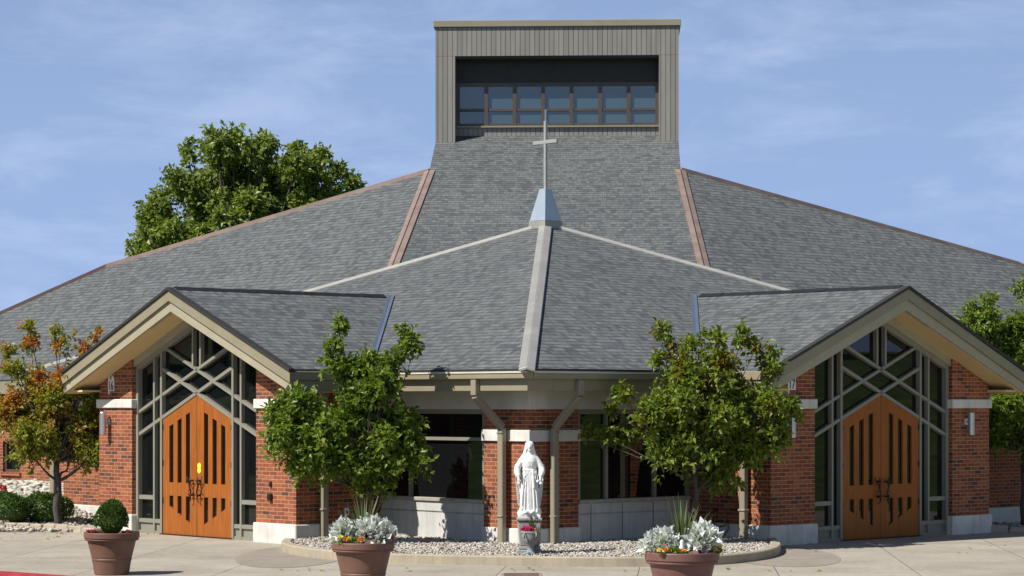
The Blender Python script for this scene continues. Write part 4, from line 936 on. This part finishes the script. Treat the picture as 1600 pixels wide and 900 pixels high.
# the figure: veil, mantle and robe sculpted as one continuous body
def figure(loc):
    mb = MB(); n = 56
    def ring_stack(prof, folds, depth, seed, cut=None):
        vs = []; k = len(prof)
        for i, (z, rx, ry, cx, cy) in enumerate(prof):
            fd = depth*max(0, min(1, (1.02-z)/.6))
            for j in range(n):
                a = 2*math.pi*j/n; f = 1+fd*(math.sin(folds*a+seed+z*1.2)+.5*math.sin((folds*1.7)*a+seed*2+z*.8))
                vs.append((cx+rx*math.cos(a)*f, cy+ry*math.sin(a)*f, z))
        fs = [(i*n+j, i*n+(j+1) % n, (i+1)*n+(j+1) % n, (i+1)*n+j) for i in range(k-1) for j in range(n)]+[tuple(range(n-1, -1, -1)), tuple(range((k-1)*n, k*n))]
        mb.add(vs, fs)
    # base mound with rocks and feet
    mb.ball((0, 0, .06), (.175, .15, .10), 16, 8); mb.ball((-.10, -.05, .07), (.09, .1, .09), 12, 8); mb.ball((.10, -.04, .10), (.085, .09, .10), 12, 8); mb.box((-.17, -.14, -.01), (.17, .14, .05))
    mb.ball((-.045, -.15, .10), (.032, .06, .028)); mb.ball((.04, -.15, .10), (.032, .06, .028))
    # robe
    ring_stack([(.06, .150, .125, 0, -.01), (.2, .142, .12, 0, -.012), (.35, .135, .115, 0, -.012), (.5, .128, .11, 0, -.01), (.62, .120, .10, 0, -.005), (.74, .108, .088, 0, 0), (.80, .100, .082, 0, 0), (.87, .112, .092, 0, -.004), (.94, .122, .095, 0, -.002), (1.0, .118, .082, 0, .005), (1.05, .085, .066, 0, .01), (1.09, .045, .048, 0, .01), (1.14, .038, .042, 0, .004)], 11, .075, .4)
    # head with features
    mb.ball((0, -.012, 1.185), (.056, .066, .078), 18, 12); mb.ball((0, -.078, 1.18), (.010, .016, .020), 8, 6); mb.ball((0, -.070, 1.150), (.018, .010, .006), 8, 5); mb.ball((0, -.066, 1.125), (.022, .016, .016), 8, 6)
    for s in (-1, 1): mb.ball((s*.023, -.066, 1.196), (.013, .008, .007), 8, 5)
    # veil round the head down to the shoulders (a hood left open at the face)
    vs = []; fs = []; rows = 14; cols = 28
    for i in range(rows):
        t = i/(rows-1); z = 1.285-.37*t**1.1
        rad = (.012 if i == 0 else .074*min(1, (t*7)**.5)) if t < .32 else .074+(.140-.074)*((t-.32)/.68)**1.1
        for j in range(cols):
            a = R(-52)+R(284)*j/(cols-1); f = 1+.05*t*math.sin(9*a)
            vs.append((rad*math.cos(a)*f*(1 if t > .3 else .9), .012+rad*(.95 if t < .35 else .72)*math.sin(a)*f, z))
    for off in (0,):
        b = len(vs); inner = [(x*.86, .012+(y-.012)*.86, z-.012) for x, y, z in vs]; allv = vs+inner
        for i in range(rows-1):
            for j in range(cols-1):
                q = (i*cols+j, i*cols+j+1, (i+1)*cols+j+1, (i+1)*cols+j); fs.append(q); fs.append(tuple(b+x for x in reversed(q)))
        for i in range(rows-1):
            for j in (0, cols-1): fs.append((i*cols+j, (i+1)*cols+j, b+(i+1)*cols+j, b+i*cols+j))
        for j in range(cols-1): fs.append(((rows-1)*cols+j, (rows-1)*cols+j+1, b+(rows-1)*cols+j+1, b+(rows-1)*cols+j)); fs.append((j, j+1, b+j+1, b+j))
        mb.add(allv, fs)
    # arms held low and open, sleeves, hands with five fingers, mantle hanging behind each arm
    for s in (-1, 1):
        mb.tube([(s*.075, .01, 1.03), (s*.135, .0, .93), (s*.185, -.01, .82), (s*.188, -.05, .76), (s*.165, -.095, .69)], [.045, .048, .052, .050, .034], 12)
        mb.tube([(s*.167, -.09, .70), (s*.165, -.115, .655)], [.024, .019], 8); mb.ball((s*.165, -.125, .63), (.021, .014, .034), 10, 6)
        for kf, (dx, L) in enumerate(((-.017, .042), (-.006, .052), (.006, .049), (.016, .038))): mb.tube([(s*.165+dx, -.127, .605), (s*.167+dx*1.2, -.140, .605-L*.55), (s*.167+dx*1.2, -.142, .605-L)], [.0068, .0062, .005], 6)
        mb.tube([(s*.147, -.13, .64), (s*.131, -.145, .615), (s*.127, -.148, .595)], [.0075, .0068, .005], 6)
        # mantle fall: a folded sheet from sleeve to hem
        vs = []; cols = 13; rows = 12
        for i in range(rows):
            t = i/(rows-1); z = .86-.70*t
            for j in range(cols):
                u = j/(cols-1); xx = s*(.08+(.150-.070*t)*u+.012*math.sin(u*12+t*3)); yy = .085-.10*u+.022*math.sin(u*15+t*2)
                vs.append((xx, yy, z+.05*math.sin(u*2.5)))
        b = len(vs); allv = vs+[(x, y+.035, z) for x, y, z in vs]; fs = []
        for i in range(rows-1):
            for j in range(cols-1): q = (i*cols+j, i*cols+j+1, (i+1)*cols+j+1, (i+1)*cols+j); fs += [q, tuple(b+x for x in reversed(q))]
            for j in (0, cols-1): fs.append((i*cols+j, (i+1)*cols+j, b+(i+1)*cols+j, b+i*cols+j))
        for j in range(cols-1):
            for i in (0, rows-1): fs.append((i*cols+j, i*cols+j+1, b+i*cols+j+1, b+i*cols+j))
        mb.add(allv, fs)
        # deep folds down the front of the robe
        for q in (.02, .055, .09): mb.tube([(s*q*.7, -.088, .80), (s*q*1.0, -.112, .55), (s*q*1.25, -.124, .30), (s*q*1.35, -.128, .10)], [.006, .011, .013, .012], 6)
    # sash ends and belt
    mb.tube([(.105*math.cos(a), .086*math.sin(a)-.001, .80) for a in [2*math.pi*i/24 for i in range(25)]], .011, 6)
    mb.tube([(.05, -.10, .80), (.06, -.125, .65), (.07, -.132, .50)], [.012, .014, .016], 6)
    # long rosary loop at the figure's left
    mb.tube([(.10, -.085, .80), (.125, -.125, .66), (.11, -.14, .58), (.095, -.13, .64), (.085, -.105, .78)], .007, 6)
    o = mb.build('statue_raw', M['statue'])
    md = o.modifiers.new('remesh', 'REMESH'); md.mode = 'VOXEL'; md.voxel_size = .0075; md.use_smooth_shade = True
    sm = o.modifiers.new('smooth', 'SMOOTH'); sm.factor = .5; sm.iterations = 2
    bpy.context.view_layer.update()
    me = bpy.data.meshes.new_from_object(o.evaluated_get(bpy.context.evaluated_depsgraph_get())); bpy.data.objects.remove(o)
    me.name = 'statue'; st = bpy.data.objects.new('statue', me); col.objects.link(st); st.location = loc
    if not me.materials: me.materials.append(M['statue'])
    return st
st = figure((SX, SY, .642)); st.scale = (1.0, 1.0, .91)
tag(st, 'white stone statue of a veiled robed woman with lowered open hands on the pedestal', 'statue')
m = MB(); m.ball((0, 0, .02), (.035, .03, .025), 10, 6); tag(m.build('blue_stone', M['blue'], None, smooth=True, loc=(SX-.02, SY-.42, .105)), 'small glossy blue stone lying on the gravel before the pedestal', 'stone')
# utility cover in the paving
uc = empty('utility_cover', (.13, 32.9, .004)); tag(uc, 'brown rectangular utility cover set in the paving before the statue', 'cover')
m = MB(); m.box((-.28, -.45, -.02), (.28, .22, .006)); m.build('frame', M['pad'], uc); m = MB(); m.box((-.24, -.41, .0), (.24, .18, .009)); m.build('lid', M['copperdark'], uc)
